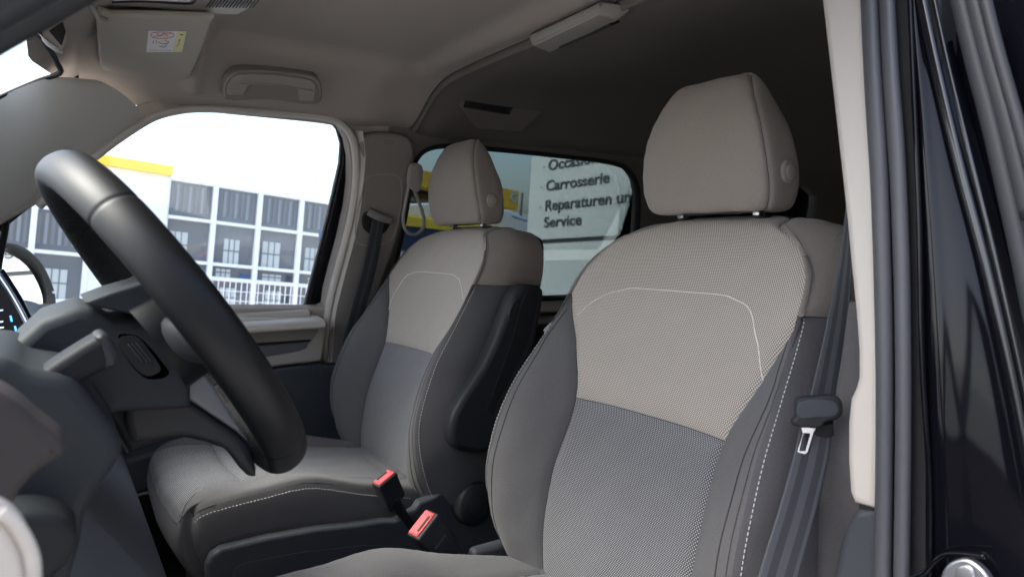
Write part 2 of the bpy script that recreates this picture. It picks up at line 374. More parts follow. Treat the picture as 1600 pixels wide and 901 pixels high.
# passenger side wall trim with the door and rear window openings
W1 = [(60, 318), (150, 240), (215, 195), (245, 180), (290, 171), (330, 171), (400, 176), (460, 180), (500, 184), (520, 190), (533, 200), (543, 218), (548, 245), (548, 285), (543, 325), (532, 375), (520, 420), (511, 455), (508, 478), (500, 482), (-60, 482), (-60, 398), (0, 352)]
p1 = [onp(x, y, WN, WC) for x, y in W1]
W2 = [(646, 268), (650, 252), (660, 238), (676, 230), (700, 227), (760, 231), (860, 241), (960, 254), (980, 262), (994, 280), (1000, 305), (994, 400), (984, 462), (845, 466), (735, 470), (600, 480), (612, 440), (632, 350)]
p2 = [onp(x, y, WN, WC) for x, y in W2]
def wsh(p, d): return np.array(p)+np.array((0, d, 0))
def wp(x, z): return np.array((x, (WC-WN[2]*z), z))
p3 = [wp(x, z) for x, z in [(2.35, 1.27), (2.9, 1.27), (3.10, 1.27), (3.20, 1.23), (3.22, 1.17), (3.2, .84), (2.4, .82), (2.33, .86), (2.30, 1.2)]]
outer = [wp(x, z) for x, z in [(-.45, .76), (-.45, .93), (-.25, 1.035), (-.09, 1.125), (.06, 1.24), (.16, 1.32), (.24, 1.37), (.32, 1.40), (3.72, 1.40), (3.72, .05), (.735, .05), (.705, .60), (.700, .755)]]
XS = .90
front_o = [wp(x, z) for x, z in [(-.45, .76), (-.45, .93), (-.25, 1.035), (-.09, 1.125), (.06, 1.24), (.16, 1.32), (.24, 1.37), (.32, 1.40), (XS, 1.40), (XS, .05), (.735, .05), (.705, .60), (.700, .755)]]
rear_o = [wp(x, z) for x, z in [(XS, 1.40), (3.72, 1.40), (3.72, .05), (XS, .05)]]
plate('side_trim', [front_o, p1], WN, M_['lining'], van, th=.05, bev=.006, back=1)
plate('rear_side_trim', [rear_o, p2, p3], WN, M_['lining_shade'], van, th=.05, bev=.010, back=1)
tube('window_gasket', [wsh(p, .012) for p in p2], (.010, .016), M_['matblack'], van, seg=8, closed=True, n=4, up=(0, 1, .22))

# driver's side, mirrored (seen from outside the opening only behind the pillar)
def my(p): return np.array((p[0], 2*CL-p[1], p[2]))
NM = (0, -1, .22)
drear = [my(wp(x, z)) for x, z in [(.84, .05), (.86, .8), (.88, 1.40), (3.72, 1.40), (3.72, .05)]]
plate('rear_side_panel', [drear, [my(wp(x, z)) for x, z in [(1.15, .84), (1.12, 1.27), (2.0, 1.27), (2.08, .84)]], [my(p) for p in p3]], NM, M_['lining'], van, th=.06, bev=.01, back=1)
for nm, L in (('rear_side_window', [(1.13, .82), (1.10, 1.29), (2.02, 1.29), (2.10, .82)]), ('rear_quarter_window', [(2.28, .80), (2.28, 1.29), (3.24, 1.29), (3.24, .80)])):
    plate(nm, [[my(wp(x, z))-np.array((0, .075, 0)) for x, z in L]], NM, M_['g_tint'], van, th=.004, bev=.0005)

# tinted windows in the passenger side
plate('rear_side_window', [[wsh(wp(x, z), .06) for x, z in [(.90, .76), (.90, 1.36), (2.12, 1.36), (2.12, .76)]]], WN, M_['g_tint'], van, th=.004, bev=.0005)
plate('rear_quarter_window', [[wsh(wp(x, z), .06) for x, z in [(2.25, .76), (2.25, 1.33), (3.3, 1.33), (3.3, .76)]]], WN, M_['g_tint'], van, th=.004, bev=.0005)
# sliding door inner panel below the tinted window
sp_ = plate('sliding_door_panel', [[wp(x, z) - np.array((0, .02, 0)) for x, z in [(.97, .70), (2.1, .70), (2.1, .10), (.97, .10)]]], WN, M_['matblack'], van, th=.03, bev=.01)
tube('sill_trim', [wp(1.0, .765)-np.array((0, .02, 0)), wp(2.08, .748)-np.array((0, .02, 0))], (.013, .022), M_['cream'], van, seg=12)
tube('lower_sill_trim', [wp(1.0, .715)-np.array((0, .035, 0)), wp(2.08, .70)-np.array((0, .035, 0))], (.016, .016), M_['lining'], van, seg=12)

# passenger B pillar trim: cream, shade put in face colour, proud of the wall
BN = (0, 1, .22); BC = WC-.035
RL = [(548, 205), (552, 245), (549, 285), (545, 325), (535, 375), (523, 420), (514, 455), (508, 490), (504, 530), (501, 566)]
A_ = spline([onp(x, y, WN, WC+.035) for x, y in RL], 4); B_ = spline([onp(x+(19 if y < 480 else 17), y, BN, BC-.001) for x, y in RL], 4)
vs = []
for a, b in zip(A_, B_):
    for t in (0, .15, .85, 1): vs.append(a*(1-t)+b*t+np.array((-.006, 0, 0))*(t not in (0, 1)))
mesh('pillar_edge', vs, [(i*4+j, (i+1)*4+j, (i+1)*4+j+1, i*4+j+1) for i in range(len(A_)-1) for j in range(3)], M_['cream'], van)
bp = [(567, 214), (640, 216), (648, 240), (640, 300), (622, 372), (602, 430), (588, 480), (575, 566), (515, 567), (524, 492), (536, 440), (552, 375), (565, 312), (570, 262)]
pt = plate('pillar_trim', [spline([onp(x, y, BN, BC) for x, y in bp], [6, 2, 3, 3, 3, 3, 3, 2, 2, 3, 3, 3, 3, 3], True)], BN, M_['pilshade'], van, th=.05, bev=.010)
tube('window_surround', [onp(x, y, WN, WC-.006) for x, y in [(60, 322), (150, 243), (215, 197), (245, 181), (290, 171), (330, 170), (400, 174), (460, 178), (500, 182), (524, 188), (541, 201), (551, 218), (556, 245), (556, 285), (551, 325), (540, 375), (528, 420), (519, 455), (512, 492), (506, 560)]], (.011, .018), M_['cream'], van, seg=14, n=5, up=(0, 1, .22))
rec = [(573, 278), (622, 276), (628, 300), (618, 360), (606, 378), (560, 380), (556, 350), (566, 300)]
rg = tube('belt_recess_edge', [onp(x, y, BN, BC-.0005) for x, y in rec], .0016, M_['lining'], pt, seg=6, closed=True)
tube('airbag_badge_edge', [onp(x, y, BN, BC-.0005) for x, y in [(600, 218), (618, 219), (618, 226), (600, 225)]], .0008, M_['handle'], pt, seg=6, closed=True)
plate('lower_pillar_trim', [[onp(x, y, BN, BC) for x, y in [(500, 571), (600, 571), (640, 760), (490, 760), (490, 640)]]], BN, M_['doorlow'], van, th=.05, bev=.008)

# A pillar trim on the passenger side: ruled between windscreen edge and door opening
up_ = [(-.42, 1.86, 1.06), (-.22, 1.90, 1.215), (-.077, 1.93, 1.322), (.005, 1.90, 1.365), (.04, 1.90, 1.374), (.11, 1.94, 1.385)]
lo_ = [(-.42, 2.135, .80), (-.25, 2.13, .96), (-.09, 2.115, 1.055), (.06, 2.085, 1.182), (.16, 2.065, 1.262), (.225, 2.055, 1.318)]
A = spline(up_, 8); B = spline(lo_, 8); vs = []; nA = 14
for ia, (a, b) in enumerate(zip(A, B)):
    hm = .045-.016*ss(.35, 1, ia/(len(A)-1))
    for k in range(nA+1):
        t = k/nA; p = a*(1-t)+b*t; nrm = np.array((.25, -.75, .25)); h = hm*math.sin(math.pi*t)**.8
        if t > .78: h = hm*math.sin(math.pi*.78)**.8*(1-(t-.78)/.22)**.55
        vs.append(p+nrm*h)
mesh('front_pillar_trim', vs, [(i*(nA+1)+j, (i+1)*(nA+1)+j, (i+1)*(nA+1)+j+1, i*(nA+1)+j+1) for i in range(len(A)-1) for j in range(nA)], M_['apil'], van)
# windscreen, gasket, bonnet end
ws = [(-.60, .50, .90), (-.60, 2.09, .90), (-.42, 2.02, 1.06), (-.20, 1.95, 1.24), (-.06, 1.93, 1.345), (.02, 1.90, 1.385), (-.02, 1.6, 1.40), (-.02, .99, 1.40), (.02, .69, 1.385), (-.42, .58, 1.06)]
mesh('windscreen', [np.array(p)+np.array((-.02, 0, .012)) for p in ws], [tuple(range(len(ws)))], M_['g_screen'], van, smooth=False)
tube('windscreen_gasket', [(-.42, 1.87, 1.06), (-.22, 1.905, 1.213), (-.079, 1.935, 1.320), (.0, 1.91, 1.365), (.035, 1.88, 1.378), (.03, 1.80, 1.385), (.0, 1.6, 1.392)], .006, M_['matblack'], van, seg=8)
def header():
    vs = []; ys = np.linspace(.5, 2.09, 40)
    for y in ys:
        e = ss(.52, .66, abs(y-CL)); zf = 1.392-.012*e; xf = -.02+.05*e
        for k in range(9):
            t = k/8; x = xf+t*(.13-xf); z = zf+(zfront(x, y-CL)-.002-zf)*t**.7 - .03*ss(.6, .745, abs(y-CL))*t
            vs.append((x, y, z))
    return mesh('windscreen_header', vs, [(i*9+j, (i+1)*9+j, (i+1)*9+j+1, i*9+j+1) for i in range(39) for j in range(8)], M_['lining'], van)
header()

# driver's A pillar and door opening seal (top left corner, close to the lens)
dp = [(-.45, .44, .80), (-.25, .455, .95), (-.09, .47, 1.06), (.06, .50, 1.187), (.16, .52, 1.267), (.25, .54, 1.333), (.35, .547, 1.36), (.6, .55, 1.37)]
tube('door_opening_seal', [np.array(p)+np.array((0, -.035, .0)) for p in dp], (.011, .011), M_['plastic'], van, seg=14)
tube('front_pillar', [np.array(p)+np.array((-.02, -.03, .045)) for p in dp], (.035, .035), M_['matblack'], van, seg=16)
tube('pillar_trim_strip', [np.array(p)+np.array((.00, .01, .012)) for p in dp], (.010, .02), M_['plastic'], van, seg=12)
tube('roof_rail', [(.25, .50, 1.42), (.9, .52, 1.44), (3.7, .52, 1.44)], (.05, .06), M_['matblack'], van, seg=16)

# driver's B pillar, facing forward in the door opening
PN = (1, 0, -.10); PC = .705
def PP(px, py, d=0): return onp(px, py, PN, PC+d)
trim = [(1279, -20), (1290, 75), (1303, 190), (1313, 280), (1320, 345), (1327, 420), (1334, 490), (1338, 545), (1338, 590), (1334, 605), (1326, 622), (1322, 660), (1322, 720), (1325, 768), (1332, 786), (1370, 797), (1374, 700), (1374, 500), (1370, 300), (1358, 150), (1352, -20)]
plate('pillar_trim', [[PP(x, y) for x, y in trim]], PN, M_['cream'], van, th=.05, bev=.009)
plate('lower_pillar_trim', [[PP(x, y, .004) for x, y in [(1340, 792), (1330, 800), (1318, 825), (1309, 855), (1300, 900), (1290, 980), (1372, 980), (1372, 797)]]], PN, M_['bluegrey'], van, th=.05, bev=.010)
plate('pillar_inner_trim', [[PP(x, y, .05) for x, y in [(1322, 470), (1310, 560), (1285, 700), (1262, 830), (1240, 980), (1372, 980), (1372, 470)]]], PN, M_['seatside'], van, th=.05, bev=.01)
s1 = [(1357, -30), (1364, 120), (1374, 280), (1379, 420), (1382, 560), (1382, 700), (1380, 860), (1378, 960)]
s2 = [(1384, -30), (1392, 120), (1402, 260), (1408, 400), (1411, 560), (1411, 700), (1409, 860), (1408, 960)]
plate('pillar_flange', [[PP(x, y, .008) for x, y in [(1340, -30), (1470, -30), (1470, 980), (1340, 980)]]], PN, M_['matblack'], van, th=.04, bev=.004)
tube('door_opening_seal', [PP(x, y, -.006) for x, y in s1], (.0092, .0125), M_['rubber'], van, seg=16)
tube('door_opening_seal', [PP(x, y, -.006) for x, y in s2], (.0080, .0110), M_['rubber'], van, seg=16)
# painted pillar: a curved glossy sheet, outer edge rolling away
rows = []
for y, xl, xc, xr in [(-60, 1418, 1440, 1470), (60, 1424, 1452, 1488), (200, 1432, 1478, 1522), (400, 1440, 1520, 1575), (600, 1444, 1560, 1620), (760, 1446, 1585, 1650), (1000, 1446, 1610, 1690)]:
    rows.append([PP(xl+(xr-xl)*t_, y, d_) for t_, d_ in ((0, .008), (.08, -.002), (.28, .002), (.48, .007), (.66, .013), (.84, .022), (1, .036))])
L = Loft(rows, [4, 6, 6, 5, 5, 5], [8]*6, puff=0); L.G = L.G0
L.region('painted_pillar', 0, 6, 0, 6, M_['gloss'], van)
plate('pillar_panel', [[PP(x, y, .045) for x, y in [(1430, -60), (1900, -60), (1900, 1000), (1430, 1000)]]], PN, M_['gloss'], van, th=.03, bev=.004)
tube('pillar_flange_lip', [PP(x, y, -.004) for x, y in [(1421, -30), (1427, 120), (1436, 330), (1441, 560), (1452, 760), (1452, 960)]], (.003, .003), M_['gloss'], van, seg=10)
# sliding door front edge: painted flange and seals
tube('sliding_door_flange', [PP(x, y, -.006) for x, y in [(1432, -40), (1462, 100), (1500, 260), (1542, 420), (1583, 600), (1620, 800)]], (.0045, .006), M_['gloss_soft'], van, seg=14)
tube('sliding_door_seal', [PP(x, y, -.002) for x, y in [(1488, -40), (1517, 80), (1548, 200), (1580, 340), (1618, 520)]], (.0062, .009), M_['rubber_d'], van, seg=14)
tube('sliding_door_seal', [PP(x, y, -.004) for x, y in [(1508, -40), (1538, 80), (1572, 200), (1606, 340)]], (.0046, .008), M_['rubber_d'], van, seg=14)
tube('sliding_door_trim', [PP(x, y, -.006) for x, y in [(1530, -40), (1557, 70), (1588, 180), (1625, 310)]], (.0056, .006), M_['rubber_d'], van, seg=14)
tube('sliding_door_flange', [PP(x, y, -.008) for x, y in [(1450, -40), (1478, 90), (1512, 230), (1552, 390), (1590, 560), (1630, 760)]], (.002, .003), M_['gloss_soft'], van, seg=10)
# striker plate
st = yplate  # alias kept short
sk = plate('door_striker', [[PP(x, y, -.022) for x, y in [(1468, 905), (1476, 885), (1492, 874), (1510, 872), (1530, 884), (1546, 905), (1550, 940), (1468, 940)]]], PN, M_['steel'], van, th=.012, bev=.003, smooth=4)
pillow('screw', [PP(1508+16*math.cos(a), 897+16*math.sin(a), -.023) for a in np.linspace(0, 2*math.pi, 13)[:-1]], PN, M_['steel'], sk, h=.002, smooth=2, flat=.6)
tube('striker_edge', [PP(x, y, -.014) for x, y in [(1422, 905), (1446, 893), (1462, 876), (1478, 866), (1500, 865), (1540, 869)]], .003, M_['gloss'], van, seg=8)

# ================================================================== PASSENGER DOOR
door = thing('car_door', (.3, 2.2, .1), 'closed passenger door with beige upper trim and dark lower panel behind the front seat', 'car door')
DN = WN; DC = WC+.055
g1 = [(40, 330), (150, 243), (216, 196), (246, 180), (290, 171), (330, 170), (400, 174), (460, 179), (498, 184), (516, 190), (527, 203), (533, 225), (531, 255), (520, 305), (503, 375), (487, 435), (474, 488), (-60, 496), (-60, 410), (0, 362)]
of = [(-140, 440), (140, 225), (205, 175), (250, 160), (400, 160), (520, 168), (560, 190), (570, 250), (560, 330), (535, 440), (520, 540), (-140, 540)]
fr = pxplate('window_frame', [of, g1], DN, DC, M_['matblack'], door, th=.02, bev=.002)
pxplate('frame_cover', [[(536, 205), (548, 240), (545, 300), (530, 370), (515, 430), (508, 492), (482, 489), (492, 440), (508, 372), (524, 305), (535, 255)]], DN, DC-.004, M_['gloss'], fr, th=.01, bev=.003)
pxplate('window_pane', [[(-60, 300), (200, 165), (545, 165), (545, 520), (-60, 520)]], DN, DC+.012, M_['g_clear'], door, th=.003, bev=.0004)
tube('window_bar', [onp(x, y, DN, DC) for x, y in [(12, 330), (6, 370), (-6, 430), (-14, 500)]], .008, M_['matblack'], door, seg=8)
# panel: upper ledges
def dl(y0, y1, px0, px1, n, c, name, mt, par, th=.03, bev=.006): return pxplate(name, [[(px0, y0), (px1, y1[0]), (px1, y1[1]), (px0, y0+(y1[1]-y1[0]))]], n, c, mt, par, th=th, bev=bev)
up = pxplate('upper_trim', [[(-80, 512), (330, 489), (478, 485), (487, 489), (492, 500), (-80, 530)]], DN, WC+.01, M_['cream'], door, th=.05, bev=.008)
def prism(name, prof, x0, x1, mt, par, bev=.004):
    bm = bmesh.new(); a = [bm.verts.new((x0, y, z)) for y, z in prof]; b = [bm.verts.new((x1, y, z)) for y, z in prof]; n_ = len(prof)
    bm.faces.new(a); bm.faces.new(b[::-1])
    for i in range(n_): bm.faces.new((a[i], b[i], b[(i+1) % n_], a[(i+1) % n_]))
    bmesh.ops.recalc_face_normals(bm, faces=bm.faces[:]); bmesh.ops.bevel(bm, geom=bm.edges[:], offset=bev, segments=3, affect='EDGES')
    me = bpy.data.meshes.new(name); bm.to_mesh(me); bm.free(); me.polygons.foreach_set('use_smooth', [True]*len(me.polygons))
    o = link(bpy.data.objects.new(name, me), mt, par); o.modifiers.new('wn', 'WEIGHTED_NORMAL'); return o
prism('window_ledge', [(2.215, .796), (2.16, .794), (2.146, .786), (2.146, .768), (2.215, .765)], -.45, .675, M_['cream'], door)
prism('armrest_ledge', [(2.16, .775), (2.088, .768), (2.074, .758), (2.074, .742), (2.16, .736)], -.45, .70, M_['cream'], door)
pxplate('door_pocket', [[(120, 745), (195, 718), (260, 700), (345, 683), (400, 700), (370, 760), (230, 766), (165, 788), (120, 800)]], (0, 1, 0), 2.05, M_['bluegrey'], door, th=.09, bev=.012)
tube('pocket_edge', [YP(x, y, 2.048) for x, y in [(120, 803), (165, 790), (232, 769), (370, 763)]], .004, M_['handle'], door, seg=8)
ar = pxplate('armrest_trim', [[(-80, 512), (330, 500), (496, 497), (510, 507), (508, 540), (503, 565), (440, 572), (382, 581), (330, 590), (-80, 640)]], WN, WC-.045, M_['cream'], door, th=.08, bev=.010)
pxplate('shelf_groove', [[(-80, 526), (360, 519), (499, 512), (497, 519), (486, 534), (400, 539), (-80, 560)]], WN, WC-.047, M_['handle'], ar, th=.01, bev=.002)
pxplate('shelf_gap', [[(-80, 556), (400, 536), (486, 530), (485, 534), (400, 540), (-80, 562)]], WN, WC-.0485, M_['matblack'], ar, th=.006, bev=.001)
pxplate('decor_strip', [[(-80, 564), (400, 541), (484, 534), (478, 544), (468, 548), (400, 560), (-80, 610)]], WN, WC-.0495, M_['decor'], door, th=.01, bev=.002)
pxplate('lower_panel', [[(-80, 600), (382, 584), (440, 575), (503, 568), (496, 650), (487, 760), (-80, 760)]], WN, WC-.035, M_['doorlow'], door, th=.07, bev=.006)

# wing mirror outside the passenger window
mirror = thing('wing_mirror', (-.02, 2.45, .84), 'black wing mirror outside the passenger window, left of the steering wheel rim', 'wing mirror')
mo = [(-12, 384), (8, 379), (30, 380), (52, 392), (68, 409), (80, 432), (88, 455), (90, 476), (85, 491), (70, 498), (45, 503), (-12, 508)]
mn = (.90, -.42, .0); mc = mn[0]*(-.02)+mn[1]*2.45
hs = pxplate('housing', [mo, [(12, 391), (30, 398), (46, 410), (58, 426), (66, 447), (69, 465), (67, 480), (60, 490), (40, 497), (6, 500), (2, 440)]], mn, mc, M_['stalkm'], mirror, th=.07, bev=.014, back=-1, smooth=4)
pxplate('mirror_glass', [[(8, 388), (30, 396), (48, 408), (60, 425), (68, 447), (71, 466), (68, 482), (60, 492), (40, 499), (4, 502), (0, 440)]], (.90, -.44, .06), mc-.44*2.45+.42*2.45+.06*.88-.008, M_['mirror'], mirror, th=.004, bev=.0005, back=-1)
pxplate('housing_back', [[(-10, 386), (30, 384), (60, 404), (80, 440), (86, 478), (60, 498), (-10, 504)]], mn, mc-.072, M_['stalkm'], mirror, th=.03, bev=.01, back=-1)
pillow('blind_spot_lamp', [onp(84+3*math.cos(a), 456.5+2*math.sin(a), mn, mc+.001) for a in np.linspace(0, 2*math.pi, 9)[:-1]], mn, M_['white'], hs, h=.002, back=-1)
box('mirror_foot', (-.08, 2.34, .80), (.10, .2, .05), M_['stalkm'], mirror, .015)

# ================================================================== SEATS
def make_seat(yc, sg, label, inner_kit):
    """sg = +1: the inner (gangway) side lies at +y of the seat; all outlines are the seat's own"""
    seat = thing('front_seat', (.55, yc, .04), label, 'seat', 'front seats')
    P = lambda x, s, z: np.array((x, yc+s, z))
    def mir(row):   # row of (x,s,z) from back(+s) to centre ; mirrored to a full section
        full = [P(*p) for p in row] + [P(p[0], -p[1], p[2]) for p in row[:-1][::-1]]
        return full
    rows = [  # back edge, side, ridge seam, bolster, insert seam, insert mid, centre
     [(.90, .27, .34), (.82, .30, .34), (.765, .268, .34), (.74, .22, .34), (.737, .160, .34), (.737, .08, .34), (.735, 0, .34)],
     [(.93, .30, .45), (.80, .325, .45), (.708, .290, .45), (.700, .235, .45), (.738, .170, .45), (.743, .085, .45), (.744, 0, .45)],
     [(.95, .31, .57), (.78, .333, .57), (.690, .296, .57), (.702, .240, .57), (.764, .175, .57), (.776, .09, .57), (.778, 0, .57)],
     [(.99, .30, .71), (.82, .322, .71), (.738, .290, .71), (.755, .240, .71), (.820, .174, .71), (.832, .09, .71), (.834, 0, .71)],
     [(1.03, .285, .80), (.88, .305, .80), (.800, .277, .80), (.818, .250, .802), (.850, .213, .803), (.864, .10, .80), (.866, 0, .80)],
     [(1.07, .27, .89), (.95, .285, .895), (.868, .262, .90), (.871, .259, .90), (.874, .256, .90), (.892, .12, .90), (.896, 0, .90)],
     [(1.085, .262, .96), (.99, .272, .962), (.905, .248, .957), (.907, .246, .957), (.908, .244, .957), (.922, .12, .962), (.926, 0, .963)],
     [(1.09, .232, 1.01), (1.01, .238, 1.010), (.936, .207, 1.000), (.938, .204, 1.001), (.939, .202, 1.001), (.952, .10, 1.008), (.956, 0, 1.010)],
     [(1.095, .17, 1.032), (1.03, .182, 1.036), (.968, .156, 1.027), (.969, .154, 1.027), (.970, .152, 1.028), (.980, .08, 1.034), (.984, 0, 1.036)],
     [(1.10, .12, 1.03), (1.07, .135, 1.042), (1.035, .128, 1.045), (1.035, .126, 1.045), (1.035, .124, 1.045), (1.035, .06, 1.048), (1.035, 0, 1.048)]]
    nc = [7, 8, 10, 10, 14, 10]; nc = nc+nc[::-1]
    L = Loft([mir(r) for r in rows], nc, [8, 9, 10, 9, 9, 8, 8, 7, 7], breaks=(2, 4, 8, 10), seamc=(2, 10, (4, 0, 5), (8, 0, 5)),
             seamr=((3, 4, 8), (5, 0, 2), (5, 10, 12)), puff=.006, wid=.007, flip=1, prow=5)
    if np.mean(L.n[:, L.G.shape[1]//2, 0]) > 0:
        L.G = 2*L.G0-L.G; L.n = -L.n
    br = L.region('backrest', 0, 3, 4, 8, M_['meshdark'], seat)
    L.region('upper_panel', 3, 9, 4, 8, M_['meshcream'], br)
    L.region('upper_panel_edge', 5, 9, 2, 4, M_['seatcream'], br); L.region('upper_panel_edge', 5, 9, 8, 10, M_['seatcream'], br)
    b1 = L.region('side_bolster', 0, 5, 2, 4, M_['seatdark'], seat); b2 = L.region('side_bolster', 0, 5, 8, 10, M_['seatdark'], seat)
    L.region('side_cover', 0, 5, 0, 2, M_['seatside'], seat); L.region('side_cover', 0, 5, 10, 12, M_['seatside'], seat)
    L.region('shoulder_panel', 5, 9, 0, 2, M_['seatcream'], seat); L.region('shoulder_panel', 5, 9, 10, 12, M_['seatcream'], seat)
    # stitching and piping
    for k, b in ((2, b1), (10, b2)):
        dj = 1 if k == 10 else -1
        stitches('stitching', L.col(k, 0, 5, .0006, dj), M_['thread'], b)
        thread('piping', L.col(k, 0, 5, .0002, -dj*2), M_['seam'], b, .0006)
        thread('piping', L.col(k, 5, 9, .0006, dj), M_['seatcream'], b, .0010)
    thread('seam', L.row(3, 4, 8, .0002), M_['seam'], br, .0009)
    for k in (4, 8): thread('seam', L.col(k, 0, 5, .0006), M_['seam'], br, .0008)
    for c in ((0, 2), (10, 12)): thread('seam', L.row(5, *c, .0002), M_['seam'], br, .0009)
    arcp = [(.222, .858), (.20, .880), (.165, .902), (.13, .912), (0, .914), (-.13, .912), (-.165, .902), (-.185, .87), (-.215, .805)] if True else []
    arcp = [(sg*a, b) for a, b in arcp]
    q = spline([(a, b, 0) for a, b in arcp], 14); aq = resample([L.at(yc+a, b) for a, b, _ in q], .012); aq[1:-1] = (aq[:-2]+aq[1:-1]*2+aq[2:])/4; aq[1:-1] = (aq[:-2]+aq[1:-1]*2+aq[2:])/4
    thread('arc_seam', spline(aq, 4), M_['meshthread'], br, .0009)
    # inner seam of each bolster, running up into the upper panel
    for side, bb in ((1, b1), (-1, b2)):
        pts = []; Nc_ = L.G.shape[1]
        for r in range(0, L.kr[5]-2):
            f = max(0, (r-L.kr[4])/(L.kr[5]-2-L.kr[4])); c = L.kc[2]+5+f*f*(L.kc[4]-L.kc[2]-6); c = c if side > 0 else Nc_-1-c
            c0 = int(math.floor(c)); w_ = c-c0; pts.append((L.G[r, c0]*(1-w_)+L.G[r, min(c0+1, Nc_-1)]*w_)+L.n[r, c0]*.0003)
        thread('seam', pts, M_['seam'], bb, .0009)
    # rear shell
    bk = [[P(x, s, z) for s, x in ((.27, x0), (.2, x0+.015), (0, x0+.02), (-.2, x0+.015), (-.27, x0))] for x0, z in ((.90, .34), (.93, .45), (.95, .57), (.99, .71), (1.03, .80), (1.07, .89))]
    bk += [[P(1.085+.015*(abs(s) < .25), s, .96) for s in (.262, .2, 0, -.2, -.262)], [P(1.10, s, 1.01) for s in (.232, .18, 0, -.18, -.232)], [P(1.10, s, 1.03) for s in (.12, .08, 0, -.08, -.12)]]
    LB = Loft(bk, [6]*4, [4]*8, puff=0); LB.G = LB.G0; LB.region('back_shell', 0, 8, 0, 4, M_['plastic'], seat)
    mesh('top_closure', [P(1.035, .124, 1.045), P(1.035, .06, 1.048), P(1.035, 0, 1.048), P(1.035, -.06, 1.048), P(1.035, -.124, 1.045), P(1.10, -.12, 1.03), P(1.10, 0, 1.032), P(1.10, .12, 1.03)], [(0, 1, 2, 6, 7), (2, 3, 4, 5, 6)], M_['seatcream'], seat)

    # headrest: closed rings
    def ring(z, w_, xf, xb, wb, zb=None):
        zb = z if zb is None else zb
        h = [(xf, 0, z), (xf+.001, w_*.5, z), (xf+.004, w_*.85, z), (xf+.015, w_, z), ((xf+xb)/2+.005, (w_+wb)/2+.006, (z+zb)/2), (xb-.008, wb, zb)]
        pts = h+[(xb, 0, zb)]+[(a, -b, c) for a, b, c in h[1:][::-1]]
        return [P(*p) for p in pts]
    # index: 0 front,1,2,3 seam,4 side,5 back corner,6 back,7 back corner,8 side,9 seam,10,11
    hr = [ring(1.064, .085, .985, 1.02, .07), ring(1.053, .112, .968, 1.034, .107), ring(1.058, .129, .957, 1.045, .126), ring(1.085, .139, .948, 1.050, .135), ring(1.13, .139, .940, 1.048, .136), ring(1.175, .131, .938, 1.042, .128),
          ring(1.21, .119, .942, 1.034, .115), ring(1.245, .102, .952, 1.026, .099), ring(1.268, .089, .963, 1.018, .086), ring(1.280, .080, .972, 1.010, .077), ring(1.285, .070, .980, 1.003, .068), ring(1.285, .03, .988, .998, .028)]
    H = Loft(hr, [6, 8, 7, 8, 6, 6, 6, 6, 8, 7, 8, 6], [5, 5, 6, 8, 8, 8, 8, 7, 6, 5, 4], seamc=(3, 9), puff=.003, wid=.004, closed=True)
    G, n = H.G, H.n
    c = G.mean((0, 1)); 
    if np.mean(((G-c)*n).sum(-1)) < 0: H.G = 2*H.G0-H.G; H.n = -H.n
    G = H.G; h, wd = G.shape[:2]
    vs = list(G.reshape(-1, 3))+[G[0].mean(0), G[-1].mean(0)]
    fs = [(i*wd+j, i*wd+(j+1) % wd, (i+1)*wd+(j+1) % wd, (i+1)*wd+j) for i in range(h-1) for j in range(wd)]
    fs += [((j+1) % wd, j, h*wd) for j in range(wd)]+[((h-1)*wd+j, (h-1)*wd+(j+1) % wd, h*wd+1) for j in range(wd)]
    hd = mesh('headrest', vs, fs, M_['seatcream'], seat)
    for k in (3, 9): thread('seam', H.col(k, 1, 10, .0003), M_['seam'], hd, .0006)
    cpos = P(.998, -.1435, 1.115)
    rot = Matrix.Rotation(math.radians(90), 3, 'X') @ Matrix.Rotation(math.radians(4), 3, 'Y')
    for r0, d, nm in ((.0165, .006, 'button_surround'), (.0115, .009, 'button')):
        cc = cpos+np.array((0, -d*.5-.002, 0)); ring_ = [cc+np.array((r0*math.cos(a), 0, r0*1.15*math.sin(a))) for a in np.linspace(0, 2*math.pi, 25)[:-1]]
        pillow(nm, ring_, (0, 1, .1), M_['seatcream'] if nm != 'button' else M_['handle'], hd, h=.003, smooth=0, flat=.55, base=.012)
    for s in (.085, -.085):
        box('post_collar', P(1.006, s, 1.052), (.012, .014, .012), M_['chrome'], hd, .002)
        tube('headrest_post', [P(1.022, s, 1.0), P(1.014, s, 1.05), P(1.005, s, 1.10)], .0058, M_['chrome'], hd, seg=16)
        ps = P(1.022, s, 1.0445); pillow('post_guide', [ps+np.array((.016*math.cos(a), .014*math.sin(a), 0)) for a in np.linspace(0, 2*math.pi, 17)[:-1]], (0, 0, -1), M_['plastic'], seat, h=.004, smooth=0, flat=.5, base=.01)

    # cushion top
    cr_ = [
     [(.222, .248, .455), (.196, .238, .440), (.190, .10, .432), (.188, 0, .430)],
     [(.236, .258, .470), (.207, .225, .467), (.199, .10, .463), (.198, 0, .461)],
     [(.285, .263, .479), (.250, .188, .489), (.240, .09, .484), (.237, 0, .482)],
     [(.350, .263, .483), (.335, .166, .484), (.332, .08, .480), (.330, 0, .478)],
     [(.455, .263, .486), (.45, .163, .468), (.45, .08, .462), (.45, 0, .460)],
     [(.580, .263, .446), (.58, .163, .440), (.58, .08, .437), (.58, 0, .436)],
     [(.700, .258, .412), (.70, .163, .418), (.70, .08, .42), (.70, 0, .42)],
     [(.80, .245, .385), (.80, .163, .40), (.80, .08, .40), (.80, 0, .40)]]
